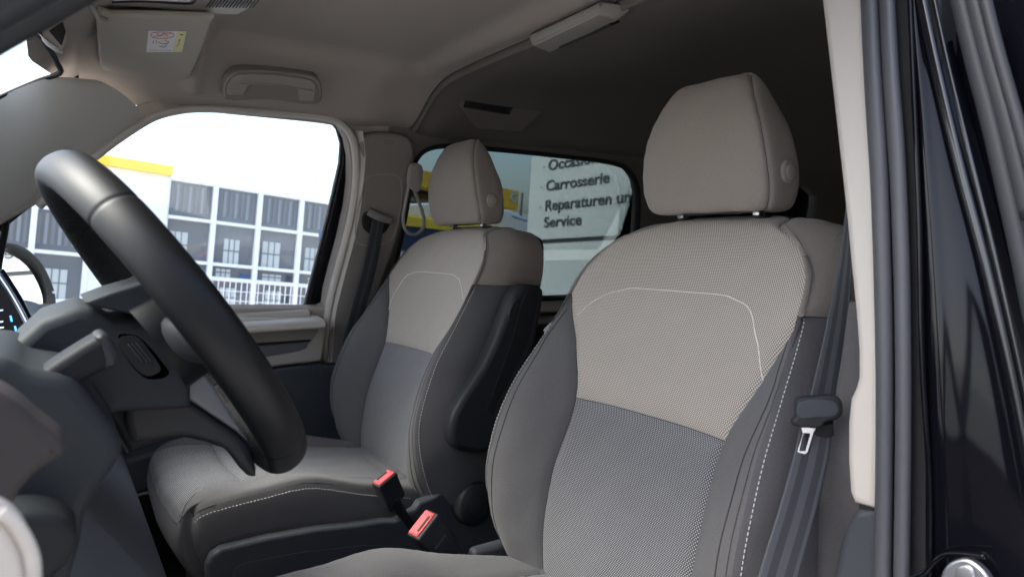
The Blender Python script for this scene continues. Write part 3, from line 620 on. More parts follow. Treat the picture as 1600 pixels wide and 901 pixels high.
    def cm(r, i):
        dz = (-.013 if sg > 0 else 0)*min(1, i/3); r = [(a, b, c+dz) for a, b, c in r]
        ridge, ib = r[0], r[1]; mb = (ridge[0]*.5+ib[0]*.5, (ridge[1]+ib[1])/2, max(ridge[2], ib[2])+(.004 if i > 1 else .002)); rr = (ridge[0], ridge[1]-.012, ridge[2]+.006)
        return mir([ridge, rr, mb, ib, r[2], r[3]])
    C = Loft([cm(r, i) for i, r in enumerate(cr_)], [4, 8, 10, 10, 10, 10, 10, 10, 8, 4], [7, 8, 10, 12, 12, 12, 10], breaks=(3, 7), seamc=(3, 7, 0, 10), seamr=((3, 3, 7), (6, 3, 7)), puff=.006, wid=.007)
    if np.mean(C.n[..., 2]) < 0: C.G = 2*C.G0-C.G; C.n = -C.n
    cu = C.region('cushion', 0, 7, 3, 7, M_['meshdark'], seat)
    C.region('cushion_bolster', 0, 7, 0, 3, M_['seatdark'], seat); C.region('cushion_bolster', 0, 7, 7, 10, M_['seatdark'], seat)
    for k in (3, 7): thread('seam', C.col(k, 0, 7, .0004), M_['seam'], cu, .0008)
    thread('seam', C.row(3, 3, 7, .0002), M_['seam'], cu, .0008)
    # skirt round the cushion, from the seam down
    per = [C.G[i, 0] for i in range(C.G.shape[0]-1, -1, -4)] + [C.G[0, j] for j in range(0, C.G.shape[1], 4)] + [C.G[i, -1] for i in range(0, C.G.shape[0], 4)]
    per = np.array(per); cen = per.mean(0); sk_rows = []
    prof = [(0, 0, 0), (.004, .004, -.008), (.008, .009, -.03), (.006, .010, -.06), (-.012, .004, -.10), (-.045, -.006, -.15), (-.075, -.012, -.19)]
    for fx, fy, dz in prof:
        rr = []
        for p in per:
            front = max(0, 1-(p[0]-.19)/.10); sgn = np.sign(p[1]-yc)
            rr.append(p+np.array((-fx*front, fy*sgn*min(1, abs(p[1]-yc)/.2), dz)))
        sk_rows.append(rr)
    N = len(per); vs = [p for r in sk_rows for p in r]; fs = [(i*N+j, i*N+j+1, (i+1)*N+j+1, (i+1)*N+j) for i in range(len(prof)-1) for j in range(N-1)]
    o = mesh('cushion_skirt', vs, fs, M_['seatdark'], seat); mo_ = o.modifiers.new('s', 'SUBSURF'); mo_.levels = 1; mo_.render_levels = 1
    for s, k in ((1, 0), (-1, 10)): stitches('stitching', [p+np.array((-.0005, s*.0066, -.011)) for p in C.col(k, 0, 6, .0)], M_['thread'], o, r=.0008)
    thread('piping', [p+np.array((-.001, 0, -.001)) for p in C.row(0, 0, 10, 0)], M_['seatside'], o, .0012)
    # seat frame below
    box('seat_base', P(.50, 0, .19), (.46, .44, .24), M_['matblack'], seat, .02)
    for s in (.2, -.2): box('seat_rail', P(.48, s, .055), (.66, .04, .03), M_['plastic'], seat, .005)
    # inner recliner shield with knob
    si = sg*.287
    if sg < 0:
        sh = yplate('recliner_shield', [[(323, 905), (322, 885), (330, 868), (346, 857), (420, 839), (500, 825), (560, 819), (598, 813), (618, 813), (634, 806), (650, 795), (657, 784), (674, 778), (695, 765), (718, 750), (742, 742), (790, 738), (815, 800), (790, 860), (760, 901), (740, 1000), (323, 1000)]], yc+si-.012, M_['bluegrey'], seat, th=.03, bev=.007)
        yplate('shield_recess', [[(362, 905), (366, 888), (380, 879), (470, 862), (560, 852), (640, 850), (660, 1000), (362, 1000)]], yc+si-.0135, M_['bluegrey'], sh, th=.004, bev=.0013)
        kc = YP(736, 783, yc+si-.012)
        kn = pillow('recliner_knob', [kc+np.array((0.052*math.cos(a), 0, .056*math.sin(a))) for a in np.linspace(0, 2*math.pi, 49)[:-1]], (0, 1, 0), M_['plastic'], seat, h=.030, smooth=0, flat=.82, base=.0)
        tube('knob_ring', [kc+np.array((.027*math.cos(a), -.0285, .030*math.sin(a))) for a in np.linspace(0, 2*math.pi, 33)[:-1]], .0015, M_['matblack'], kn, seg=8, closed=True, raw=True)
        for a in np.linspace(0, 2*math.pi, 37)[:-1]: pass
        # folded up armrest beside the backrest
        ya = yc+si-.075
        a0 = yplate('armrest', [[(818, 447), (836, 445), (850, 452), (850, 470), (843, 510), (832, 550), (812, 596), (790, 640), (776, 680), (768, 702), (756, 709), (724, 705), (710, 698), (704, 680), (707, 655), (716, 634), (735, 604), (757, 570), (775, 532), (792, 490), (804, 462)]], ya, M_['plastic'], seat, th=.055, bev=.014, smooth=3)
        yplate('armrest_side', [[(822, 455), (840, 453), (838, 480), (826, 530), (806, 575), (780, 625), (770, 650), (760, 640), (778, 590), (800, 530), (812, 480)]], ya-.001, M_['matblack'], a0, th=.01, bev=.003)
        q = [YP(x, y, ya-.002) for x, y in [(808, 468), (812, 474), (803, 497), (797, 498), (795, 492), (804, 470)]]
        plate('armrest_button', [q], (0, 1, 0), M_['plastic'], a0, th=.01, bev=.003, smooth=3)
    else:
        box('recliner_shield', P(.78, si, .33), (.25, .03, .17), M_['bluegrey'], seat, .012)
        box('hinge_cover', P(.79, .20, .375), (.12, .14, .055), M_['bluegrey'], seat, .018, seg=5)
        tb = [YP(x, y, yc+.268) for x, y in [(848, 516), (854, 522), (876, 502), (868, 495)]]
        # airbag tag sewn in the outer seam of the inner bolster
        t0 = plate('airbag_tag', [tb], np.cross(tb[1]-tb[0], tb[2]-tb[1]), M_['steel'], b1, th=.0012, bev=.0003)
        text('tag_lettering', 'AIRBAG', .0135, tb[1]+(tb[0]-tb[1])*.24+np.array((-.002, -.002, .001)), tb[2]-tb[1], tb[0]-tb[1], M_['white'], t0, ext=.0003, xs=.8)
    return seat, L
seat_d, LD = make_seat(.845, 1, 'nearer front seat in grey and beige dotted cloth, beside the door pillar', True)
seat_p, LP_ = make_seat(1.745, -1, 'farther front seat with folded armrest and recliner knob, under the passenger window', True)

# ================================================================== BELTS AND BUCKLES
def make_buckle(px, py, y, tilt, yaw, label, flip):
    c = YP(px, py, y); k_ = 1.0 if flip < 0 else 1.14; b = thing('seat_belt_buckle', tuple(c), label, 'belt buckle', 'seat belt buckles between the seats')
    R = Matrix.Rotation(yaw, 3, 'Z') @ Matrix.Rotation(tilt, 3, 'Y')
    T = lambda v: np.array(R @ Vector(v))*k_+c
    box('buckle_body', T((0, 0, -.030)), tuple(k_*q for q in (.052, .032, .066)), M_['plastic'], b, .006, rot=R, seg=4, taper=(1.02, 1.0))
    box('buckle_rim', T((0, 0, -.002)), tuple(k_*q for q in (.053, .034, .012)), M_['plastic'], b, .004, rot=R, seg=4)
    bt = box('release_button', T((0, .001*flip, .004)), tuple(k_*q for q in (.046, .025, .006)), M_['red'], b, .0025, rot=R, seg=4)
    box('tongue_slot', T((0, -.006*flip, .0065)), tuple(k_*q for q in (.030, .0055, .003)), M_['matblack'], bt, .0008, rot=R)
    for s in (-.018, .018): box('button_ridge', T((s, -.002*flip, .0068)), tuple(k_*q for q in (.006, .016, .003)), M_['red'], bt, .0012, rot=R)
    tube('stalk', [T((.0, 0, -.05)), T((.004, 0, -.09)), T((.012, 0, -.16))], (.010, .020), M_['matblack'], b, seg=14, up=np.array(R @ Vector((0, 1, 0))))
    box('stalk_cover', T((0, -.009*flip, -.060)), tuple(k_*q for q in (.034, .018, .05)), M_['plastic'], b, .004, rot=R)
    return b
make_buckle(601, 748, 1.440, math.radians(-24), math.radians(12), 'red and black buckle standing against the edge of the farther seat cushion', -1)
make_buckle(662, 820, 1.165, math.radians(-38), math.radians(10), 'lower red and black buckle beside the nearer seat, below the round knob', 1)

def ribbon(name, pts, widths, mt, parent, across, th=.0016, stripes=None):
    P = spline([list(p) for p in pts], 12); W = np.interp(np.linspace(0, 1, len(P)), np.linspace(0, 1, len(widths)), widths); vs = []; fs = []; fm = []
    A = spline([list(a) for a in across], 12) if len(across) == len(pts) else np.array([across[0]]*len(P)); K = 15
    for i, p in enumerate(P):
        t = P[min(i+1, len(P)-1)]-P[max(i-1, 0)]; t /= np.linalg.norm(t); a = A[i]-t*np.dot(A[i], t); a /= np.linalg.norm(a); n = np.cross(a, t)
        for k in range(K): u = k/(K-1)*2-1; vs.append(p+a*u*W[i]/2+n*th/2+n*.0012*(1-u*u))
        for k in range(K): u = 1-k/(K-1)*2; vs.append(p+a*u*W[i]/2-n*th/2)
    S = 2*K
    for i in range(len(P)-1):
        for k in range(S):
            fs.append((i*S+k, i*S+(k+1) % S, (i+1)*S+(k+1) % S, (i+1)*S+k)); kk = k % K
            kk = k if k < K else S-2-k
            fm.append(1 if stripes and kk in stripes else 0)
    return mesh(name, vs, fs, mt, parent, fm=fm)
belt = thing('seat_belt', tuple(YP(1280, 620, .52)), 'dark striped seat belt with metal tongue hanging beside the nearer seat and door pillar', 'seat belt', 'seat belts')
bpts = [YP(1329, 318, .525), YP(1322, 400, .525), YP(1311, 490, .522), YP(1298, 570, .518), YP(1286, 640, .515)]
ac = [(.3, -.9, 0), (.5, -.8, 0), (.75, -.62, 0), (.84, -.5, 0), (.84, -.5, 0)]
W2m = [M_['web'], M_['web2']]
ribbon('webbing', bpts, [.010, .016, .026, .034, .040], W2m, belt, ac, stripes=(0, 1, 2, 6, 7, 8, 12, 13))
bp2 = [YP(1279, 640, .512), YP(1270, 700, .506), YP(1248, 790, .50), YP(1216, 900, .495), YP(1190, 1000, .49)]
ribbon('webbing', bp2, [.040, .042, .044, .045, .046], W2m, belt, [(.84, -.5, 0)]*5, stripes=(0, 1, 2, 6, 7, 8, 12, 13))
tn = (.6, .8, .05); tc = float(np.dot(tn, YP(1280, 645, .497)))
th_ = pxplate('tongue_grip', [[(1246, 628), (1252, 622), (1275, 620), (1300, 618), (1313, 622), (1318, 634), (1317, 648), (1309, 656), (1292, 660), (1285, 667), (1278, 670), (1262, 669), (1250, 668), (1241, 665), (1240, 658), (1245, 652)]], tn, tc, M_['plastic'], belt, th=.014, bev=.004, smooth=3)
pxplate('grip_face', [[(1249, 629), (1300, 626), (1309, 632), (1311, 642), (1304, 650), (1275, 652), (1247, 652)]], tn, tc-.0015, M_['bluegrey'], th_, th=.004, bev=.0012, smooth=3)
pxplate('metal_tongue', [[(1251, 667), (1277, 666), (1272, 676), (1263, 706), (1256, 712), (1246, 709), (1246, 700), (1254, 678)], [(1256, 677), (1266, 677), (1258, 704), (1250, 703)]], tn, tc+.002, M_['chrome'], belt, th=.003, bev=.001)
pxplate('belt_stop', [[(1275, 667), (1303, 660), (1304, 680), (1296, 685), (1272, 684)]], tn, tc+.012, M_['matblack'], belt, th=.008, bev=.002)

belt2 = thing('seat_belt', tuple(onp(585, 350, BN, BC-.02)), 'dark seat belt running down from its guide on the far pillar behind the farther seat', 'seat belt', 'seat belts')
bf = lambda x, y, d=-.02: onp(x, y, BN, BC+d)
gd = plate('belt_guide', [[bf(x, y, -.006) for x, y in [(567, 338), (574, 331), (610, 345), (606, 358), (598, 366), (580, 366), (568, 356)]]], BN, M_['matblack'], belt2, th=.02, bev=.004, smooth=3)
tube('guide_hood', [bf(576, 330, -.014), bf(590, 338, -.022), (bf(611, 344, -.016))], (.010, .013), M_['pilshade'], gd, seg=12)
ribbon('webbing', [bf(591, 345, -.016), bf(583, 390, -.02), bf(574, 430, -.03), bf(560, 480, -.04), bf(545, 540, -.05), bf(530, 620, -.05)], [.040, .044, .046, .047, .047, .047], W2m, belt2, [(1, 0, 0)]*6, stripes=(0, 1, 6, 7, 8, 13))
lat = thing('belt_height_adjuster', tuple(bf(600, 455, -.08)), 'small grey belt loop behind the shoulder of the farther seat', 'belt loop')
tube('loop', [bf(x, y, -.08) for x, y in [(592, 465), (598, 447), (606, 445), (603, 458), (597, 467)]], .0045, M_['bluegrey'], lat, seg=10, closed=True)

# assist loop hanging by the rear window
cord = thing('assist_loop', tuple(bf(651, 270)), 'grey cord loop hanging from a clip beside the rear side window', 'strap loop')
tube('cord', [bf(x, y, -.03) for x, y in [(640, 284), (635, 310), (630, 345), (636, 362), (650, 366), (661, 357), (662, 340), (653, 312), (643, 286)]], .0055, M_['handle'], cord, seg=10)
pxplate('clip', [[(643, 258), (655, 256), (661, 262), (659, 290), (654, 300), (640, 292), (639, 275)]], BN, BC-.045, M_['handle'], cord, th=.02, bev=.005, smooth=3)

# ================================================================== STEERING WHEEL
WC_ = np.array((.114, .845, .914)); tl = math.radians(32)
wn = np.array((math.cos(tl), 0, math.sin(tl))); wu = np.array((-math.sin(tl), 0, math.cos(tl))); ya_ = math.radians(3.5); wy = np.array((-math.sin(ya_), math.cos(ya_), 0)); wn = np.cross(wy, wu); wn /= np.linalg.norm(wn); WR = .1885
wheel = thing('steering_wheel', tuple(WC_), 'black leather steering wheel seen from the side in front of the nearer seat', 'steering wheel')
wp_ = lambda a, r, d=0: WC_+r*(wy*math.cos(a)+wu*math.sin(a))+wn*d
N = 640; seg = 28; vs = []; fs = []; fm = []
for i in range(N):
    a = 2*math.pi*i/N; er = wy*math.cos(a)+wu*math.sin(a); sq = 1+.02*math.cos(2*a)
    for k in range(seg):
        b = 2*math.pi*k/seg; g = .0014*math.exp(-((i % 160-80)/.8)**2)
        rr = .0178-g; dd = .0235-g
        vs.append(WC_+er*(WR*1+rr*math.cos(b))+wn*dd*math.sin(b))
for i in range(N):
    for k in range(seg):
        fs.append((i*seg+k, i*seg+(k+1) % seg, ((i+1) % N)*seg+(k+1) % seg, ((i+1) % N)*seg+k))
        b = 2*math.pi*(k+.5)/seg; fm.append(1 if math.cos(b) < -.25 and math.sin(b) < .45 else 0)
mesh('rim', vs, fs, [M_['leather'], M_['perf']], wheel, fm=fm)
hub = pillow('airbag_cover', [wp_(a, .075+.012*math.cos(2*a), .0) for a in np.linspace(0, 2*math.pi, 25)[:-1]], tuple(-wn), M_['leather'], wheel, h=.02, smooth=0, flat=.5, base=.035)
tube('spoke', [wp_(0, .05, -.012), wp_(0, .11, -.016), wp_(0, .172, -.004)], (.024, .012), M_['plastic'], wheel, seg=14, up=wn)
tube('spoke', [wp_(math.pi, .05, -.012), wp_(math.pi, .11, -.016), wp_(math.pi, .172, -.004)], (.024, .012), M_['plastic'], wheel, seg=14, up=wn)
yplate('lower_spoke', [[(205, 588), (262, 600), (300, 628), (340, 655), (384, 690), (402, 745), (388, 744), (352, 702), (322, 690), (285, 682), (232, 690), (205, 690)]], .835, M_['plastic'], wheel, th=.03, bev=.008, smooth=3)
yplate('spoke_trim', [[(279, 612), (298, 594), (318, 585), (332, 600), (388, 690), (370, 674), (322, 642)]], .83, M_['decor'], wheel, th=.02, bev=.004)
for s in (0, math.pi): box('thumb_switch', wp_(s, .105, .006), (.012, .04, .035), M_['plastic'], wheel, .004, rot=Matrix.Rotation(-tl, 3, 'Y'))
tube('column', [WC_-wn*.03, WC_-wn*.26], .034, M_['stalkm'], wheel, seg=20)

# ================================================================== DASHBOARD
dash = thing('dashboard', (-.1, CL, .5), 'dark dashboard with instrument hood behind the steering wheel', 'dashboard')
yplate('binnacle', [[(-60, 590), (0, 556), (62, 500), (122, 479), (150, 484), (178, 499), (262, 497), (300, 520), (300, 640), (-60, 660)]], .80, M_['dash'], dash, th=.16, bev=.012, smooth=0)
hd_ = yplate('instrument_hood', [[(133, 472), (175, 456), (224, 442), (232, 452), (256, 490), (200, 490), (172, 484), (150, 480)]], .78, M_['dash'], dash, th=.13, bev=.003)
yplate('column_cover', [[(95, 585), (130, 585), (262, 585), (300, 640), (352, 702), (322, 692), (285, 684), (250, 692), (205, 708), (165, 660)]], .86, M_['dashlo'], dash, th=.5, bev=.01)
yplate('knee_panel', [[(-80, 575), (0, 560), (45, 578), (112, 590), (150, 632), (188, 684), (192, 704), (186, 722), (150, 775), (135, 800), (126, 850), (110, 905), (90, 960), (-80, 960)]], .66, M_['dash'], dash, th=.22, bev=.012, smooth=3)
yplate('dash_end_cap', [[(-120, 590), (-20, 606), (20, 626), (60, 660), (96, 688), (103, 702), (96, 716), (60, 738), (30, 770), (10, 800), (-120, 830)]], .50, M_['endcap'], dash, th=.05, bev=.008, smooth=3)
yplate('storage_tray', [[(30, 800), (90, 806), (118, 826), (122, 850), (105, 885), (40, 930), (-60, 960), (-60, 830)]], .60, M_['dashlo'], dash, th=.05, bev=.008, smooth=3)
# passenger side: top and knee roll, extruded across the van
def xsec(name, sec, y0, y1, mt):
    S = spline([(a, 0, b) for a, b in sec], 5, True); n_ = len(S); vs = [(p[0], y, p[2]) for y in (y0, y1) for p in S]
    return mesh(name, vs, [(i, (i+1) % n_, n_+(i+1) % n_, n_+i) for i in range(n_)]+[tuple(range(n_))[::-1], tuple(range(n_, 2*n_))], mt, dash)
xsec('dash_top', [(-.58, .84), (-.30, .865), (-.08, .865), (-.02, .845), (-.02, .80), (-.10, .72), (-.58, .70)], 1.0, 2.10, M_['dash'])
xsec('glovebox', [(-.40, .74), (-.06, .72), (.02, .66), (.09, .56), (.13, .50), (.135, .475), (.11, .455), (-.40, .44)], 1.05, 2.08, M_['doorlow'])
tube('glovebox_edge', [(.118, 1.06, .452), (.118, 2.07, .452)], .006, M_['handle'], dash, seg=8)
tube('cover_joint', [YP(x, y, .855) for x, y in [(118, 575), (150, 625), (172, 660), (200, 706)]], .0025, M_['matblack'], dash, seg=6)
# stalks
stalk = thing('indicator_stalk', tuple(YP(120, 580, .70)), 'blurred black stalk pointing at the lens, left of the wheel rim', 'control stalk')
yplate('lever', [[(36, 648), (38, 628), (52, 596), (66, 580), (110, 550), (148, 527), (160, 521), (172, 527), (182, 542), (187, 556), (183, 570), (160, 582), (118, 603), (92, 626), (62, 650), (50, 668), (38, 664)]], .67, M_['stalkm'], stalk, th=.045, bev=.008, smooth=3)
yplate('lever_tip', [[(148, 527), (160, 521), (172, 527), (182, 542), (187, 556), (183, 570), (166, 579), (160, 560), (154, 540)]], .668, M_['plastic'], stalk, th=.045, bev=.007, smooth=3)
pad = thing('shift_paddle', tuple(YP(225, 560, .93)), 'small black ribbed paddle between the blurred stalk and the wheel rim', 'shift paddle')
pd = yplate('paddle', [[(174, 520), (190, 512), (215, 516), (228, 522), (262, 560), (275, 582), (262, 597), (228, 601), (205, 586), (186, 560)]], .80, M_['plastic'], pad, th=.02, bev=.006, smooth=3)
yplate('paddle_recess', [[(184, 530), (212, 524), (236, 550), (252, 578), (230, 588), (206, 570)]], .7985, M_['matblack'], pd, th=.004, bev=.001, smooth=3)
for k in range(3): tube('grip_rib', [YP(200+k*6, 537-k*1, .797), YP(224+k*6, 566-k*1, .797)], .0009, M_['bluegrey'], pd, seg=6)
# centre screen
scr = thing('touch_screen', tuple(YP(10, 500, 1.2)), 'tilted centre touch screen with blue icons at the left edge', 'touch screen')
sA = [YP(-90, 395, 1.22), YP(0, 420, 1.22), YP(53, 522, 1.17), YP(-60, 590, 1.12)]; nS = np.cross(sA[1]-sA[0], sA[2]-sA[1]); nS /= np.linalg.norm(nS)
if nS @ D > 0: nS = -nS
cS = float(nS @ sA[1]); q = lambda x, y, d=0.: onp(x, y, tuple(nS), cS+d)
bz = plate('bezel', [[q(-120, 385), q(-6, 421), q(52, 521), q(46, 530), q(-100, 615)]], tuple(nS), M_['steel'], scr, th=.012, bev=.002, back=-1)
plate('display', [[q(-118, 395, .0005), q(-2, 430, .0005), q(46, 519, .0005), q(40, 524, .0005), q(-98, 603, .0005)]], tuple(nS), M_['screen'], scr, th=.004, bev=.0006, back=-1)
for x, y in ((17, 498), (24, 514)): plate('icon', [[q(x-2, y-5, .0016), q(x+1, y-5, .0016), q(x+3, y+4, .0016), q(x, y+4, .0016)]], tuple(nS), M_['icon'], scr, th=.0005, bev=.0001, back=-1)
for x, y in ((1, 485), (2, 512), (1, 503)): plate('icon', [[q(x-4, y-1, .0016), q(x+4, y-2, .0016), q(x+4, y, .0016), q(x-4, y+1, .0016)]], tuple(nS), M_['iconw'], scr, th=.0005, bev=.0001, back=-1)
tube('frame_edge', [q(-4, 425, .003), q(18, 458, .003), q(36, 490, .003), q(51, 521, .003)], .0025, M_['chrome'], scr, seg=8)
ctr = [q(0, 424, -.008), q(12, 442, -.008), q(28, 468, -.008), q(44, 500, -.008)]
tube('vent_frame', ctr, (.006, .006), M_['gloss'], scr, seg=10)

# driver's door trim (bottom left, close to the lens)
dd = thing('car_door', (-.35, .30, .1), 'open driver door whose blurred cream trim shows in the lower left corner', 'car door')
hx, hy = np.array((-.36, .34, 0)), np.array((-.72, -.52, 0)); dn = nv = np.cross(hy-hx, (0, 0, 1.)); dn = tuple(dn/np.linalg.norm(dn))
def dpt(t, z, o=0): return hx+(hy-hx)*t+np.array((0, 0, z))+np.array(dn)*o
plate('lower_panel', [[dpt(0, .10), dpt(1.05, .10), dpt(1.12, .80), dpt(-.05, .80)]], dn, M_['doorlow'], dd, th=.08, bev=.015)
plate('upper_trim', [[dpt(.02, .62, -.02), dpt(1.08, .62, -.02), dpt(1.08, .80, -.02), dpt(.02, .80, -.02)]], dn, M_['lining'], dd, th=.05, bev=.01)
plate('window_frame', [[dpt(-.05, .80), dpt(1.12, .80), dpt(1.02, 1.38), dpt(.5, 1.36), dpt(.12, 1.0)], [dpt(.05, .83), dpt(1.04, .83), dpt(.97, 1.33), dpt(.53, 1.32), dpt(.17, .98)]], dn, M_['matblack'], dd, th=.03, bev=.004)
plate('window_pane', [[dpt(.0, .81, .015), dpt(1.07, .81, .015), dpt(1.0, 1.36, .015), dpt(.51, 1.34, .015), dpt(.14, .99, .015)]], dn, M_['g_clear'], dd, th=.003, bev=.0004)
yplate('trim_panel', [[(-60, 785), (0, 800), (22, 816), (42, 848), (52, 880), (52, 990), (-60, 990)]], .36, M_['cream'], dd, th=.03, bev=.010, smooth=3)
tube('trim_edge', [YP(x, y, .362) for x, y in [(0, 800), (22, 816), (42, 848), (52, 880), (52, 960)]], .003, M_['cream'], dd, seg=8)

# ================================================================== ROOF FITTINGS
vis = thing('sun_visor', tuple(ZP(240, 80, 1.42)), 'grey beige sun visor with an airbag warning label, folded up', 'sun visor')
V = [ZP(150, 20, 1.447), ZP(335, 32, 1.447), ZP(298, 122, 1.404), ZP(180, 131, 1.400)]
nV = np.cross(V[1]-V[0], V[3]-V[0]); nV /= np.linalg.norm(nV); nV = nV if nV[2] > 0 else -nV; cV = float(nV @ V[0]); v_ = lambda x, y, d=0.: onp(x, y, tuple(nV), cV+d)
vb = plate('visor_body', [[v_(*p) for p in [(152, 14), (160, 22), (172, 26), (240, 27), (335, 30), (331, 40), (318, 75), (305, 105), (299, 119), (292, 125), (230, 131), (195, 133), (184, 131), (179, 124), (164, 122), (158, 117), (154, 90), (151, 50), (149, 24)]]], tuple(nV), M_['visor'], vis, th=.016, bev=.006)
la = plate('warning_label', [[v_(232, 49, -.0012), v_(291.5, 49.5, -.0012), v_(284.5, 81.5, -.0012), v_(228.5, 82, -.0012)]], tuple(nV), M_['white'], vis, th=.0006, bev=.0001)
plate('label_band', [[v_(277, 49.6, -.0016), v_(291, 49.8, -.0016), v_(284, 81, -.0016), v_(270, 81.3, -.0016)]], tuple(nV), M_['yellowl'], la, th=.0004, bev=.0001)
def ln(pts, r, mt): return tube('pictogram', [v_(x, y, -.002) for x, y in pts], r, M_[mt], la, seg=5, n=4)
ln([(235, 55), (240, 51.5), (253, 50.5), (267, 51.5), (272, 55), (267, 59), (253, 60.5), (240, 59.5), (235, 55)], .0007, 'inkred')
ln([(240, 58), (254, 55.5), (268, 52)], .0005, 'inkred'); ln([(245, 53), (250, 57), (256, 52), (262, 57)], .0006, 'ink')
ln([(240, 64), (239, 68)], .0006, 'ink'); ln([(244, 64), (245, 68)], .0006, 'ink'); ln([(248, 66), (254, 69), (262, 68), (263, 65)], .0006, 'ink'); ln([(256, 63), (261, 64), (264, 67)], .0005, 'inkred')
ln([(249, 73), (256, 74), (261, 71)], .0006, 'ink')
for x in range(234, 268, 5): ln([(x, 79), (x+3, 78.8)], .0005, 'ink')
ln([(281, 54), (286, 55)], .0008, 'ink'); ln([(279, 64), (281, 62), (279, 70)], .0005, 'ink'); ln([(276, 73), (279, 70)], .0005, 'ink')
tube('visor_pivot', [v_(141, 9, -.012), v_(148, 18, -.014), v_(154, 28, -.014), (v_(167, 32, -.012))], .005, M_['handle'], vis, seg=10)
box('visor_clip', v_(150, 111, .004), (.03, .03, .012), M_['handle'], vis, .004)

gh = thing('grab_handle', tuple(YP(425, 140, 1.98)), 'beige plastic grab handle above the passenger window', 'grab handle')
GN = (0, .72, .70); GC = float(np.dot(GN, (.52, 1.905, 1.368)))
g_ = lambda x, y, d=0.: onp(x, y, GN, GC+d)
plate('handle_bar', [[g_(*p) for p in [(355, 148), (355, 138), (362, 124), (373, 118), (390, 116.5), (430, 118), (470, 123), (488, 127), (494, 133), (495, 145), (492, 159), (469, 158), (466, 154), (466, 139), (450, 137), (420, 133), (392, 132), (387, 138), (384, 146), (380, 150), (360, 150)]]], GN, M_['handle'], gh, th=.015, bev=.005)
tube('handle_ridge', [g_(x, y, -.002) for x, y in [(373, 132), (392, 131), (430, 133), (470, 139), (488, 142)]], .0018, M_['handle'], gh, seg=8)
plate('handle_recess_shade', [[g_(x, y, .012) for x, y in [(350, 156), (349, 138), (358, 119), (374, 111), (430, 112), (476, 117), (495, 122), (502, 134), (502, 158), (490, 164), (420, 156)]]], GN, M_['pilshade'], gh, th=.03, bev=.004, smooth=3)  # darker plate painting in the shadow behind the handle
for L_ in ([(358, 149), (382, 150), (380, 140), (362, 138)], [(468, 158), (491, 159), (492, 148), (468, 146)]):
    plate('handle_mount', [[g_(x, y, .014) for x, y in L_]], GN, M_['handle'], gh, th=.05, bev=.003)
tube('recess_edge', [g_(x, y, .014) for x, y in [(352, 152), (351, 138), (360, 120), (375, 114), (430, 115), (475, 120), (493, 125), (499, 134), (500, 150)]], .003, M_['lining'], gh, seg=8)

lamp = thing('roof_lamp', (.96, 1.22, 1.46), 'grey beige lamp bar under the edge of the roof lining', 'roof lamp')
lv = [(.925, 1.075, 1.478), (1.005, 1.055, 1.478), (1.03, 1.36, 1.478), (.935, 1.345, 1.478), (.925, 1.085, 1.452), (.975, 1.075, 1.447), (1.005, 1.35, 1.447), (.940, 1.335, 1.450)]
me = bpy.data.meshes.new('lamp_housing'); bm = bmesh.new(); vv = [bm.verts.new(v) for v in lv]
for f in ((0, 1, 2, 3), (7, 6, 5, 4), (0, 4, 5, 1), (1, 5, 6, 2), (2, 6, 7, 3), (3, 7, 4, 0)): bm.faces.new([vv[i] for i in f])
bmesh.ops.recalc_face_normals(bm, faces=bm.faces[:]); bmesh.ops.bevel(bm, geom=bm.edges[:], offset=.006, segments=3, affect='EDGES'); bm.to_mesh(me); bm.free(); me.polygons.foreach_set('use_smooth', [True]*len(me.polygons))
lh = link(bpy.data.objects.new('lamp_housing', me), M_['handle'], lamp); lh.modifiers.new('wn', 'WEIGHTED_NORMAL')
box('lamp_lens', (.995, 1.20, 1.452), (.028, .19, .006), M_['matblack'], lamp, .002, rot=Matrix.Rotation(math.radians(-4), 3, 'Z') @ Matrix.Rotation(math.radians(-25), 3, 'Y'))

vent = thing('roof_air_vent', tuple(onp(780, 180, (0, 1, .6), 2.03+.6*1.34)), 'dark slatted air vent in the roof edge above the rear window', 'air vent')
VN = (0, .8, .6); VC = float(np.dot(VN, (1.2, 1.905, 1.395))); a_ = lambda x, y, d=0.: onp(x, y, VN, VC+d)
plate('vent_frame', [[a_(x, y) for x, y in [(727, 146), (848, 168), (846, 178), (815, 208), (745, 203), (716, 165)]]], VN, M_['lining_shade'], vent, th=.02, bev=.005)
plate('vent_opening', [[a_(x, y, -.001) for x, y in [(727, 155), (802, 168), (794, 180), (724, 168)]]], VN, M_['matblack'], vent, th=.004, bev=.001)
for k in range(3): tube('slat', [a_(727, 158+k*4, -.003), a_(797, 170+k*4, -.003)], .0017, M_['plastic'], vent, seg=6)
plate('vent_cover', [[a_(x, y, -.001) for x, y in [(806, 169), (846, 176), (826, 188), (798, 183)]]], VN, M_['lining_shade'], vent, th=.004, bev=.001)

con = thing('overhead_console', (.24, 1.45, 1.47), 'roof console with lamp and slatted grille at the top edge of the windscreen', 'overhead console')
c_ = lambda x, y, z=1.468: ZP(x, y, z)
plate('console_panel', [[c_(*p) for p in [(140, 8), (200, 10), (330, 22), (372, 24), (392, 12), (420, -30), (130, -30)]]], (0, 0, 1), M_['handle'], con, th=.02, bev=.004)
plate('lamp_lens', [[c_(*p, 1.4655) for p in [(176, -8), (176, 3), (210, 1), (298, 4), (306, -8)]]], (0, 0, 1), M_['white'], con, th=.006, bev=.002)
tube('lens_edge', [c_(*p, 1.465) for p in [(176, 4), (230, 3), (298, 6), (308, -4)]], .002, M_['matblack'], con, seg=6)
for k in range(15): tube('grille_slat', [c_(322+k*5.2, 11.5+k*.1, 1.465), c_(336+k*5.2, -6, 1.465)], .0012, M_['matblack'], con, seg=6)

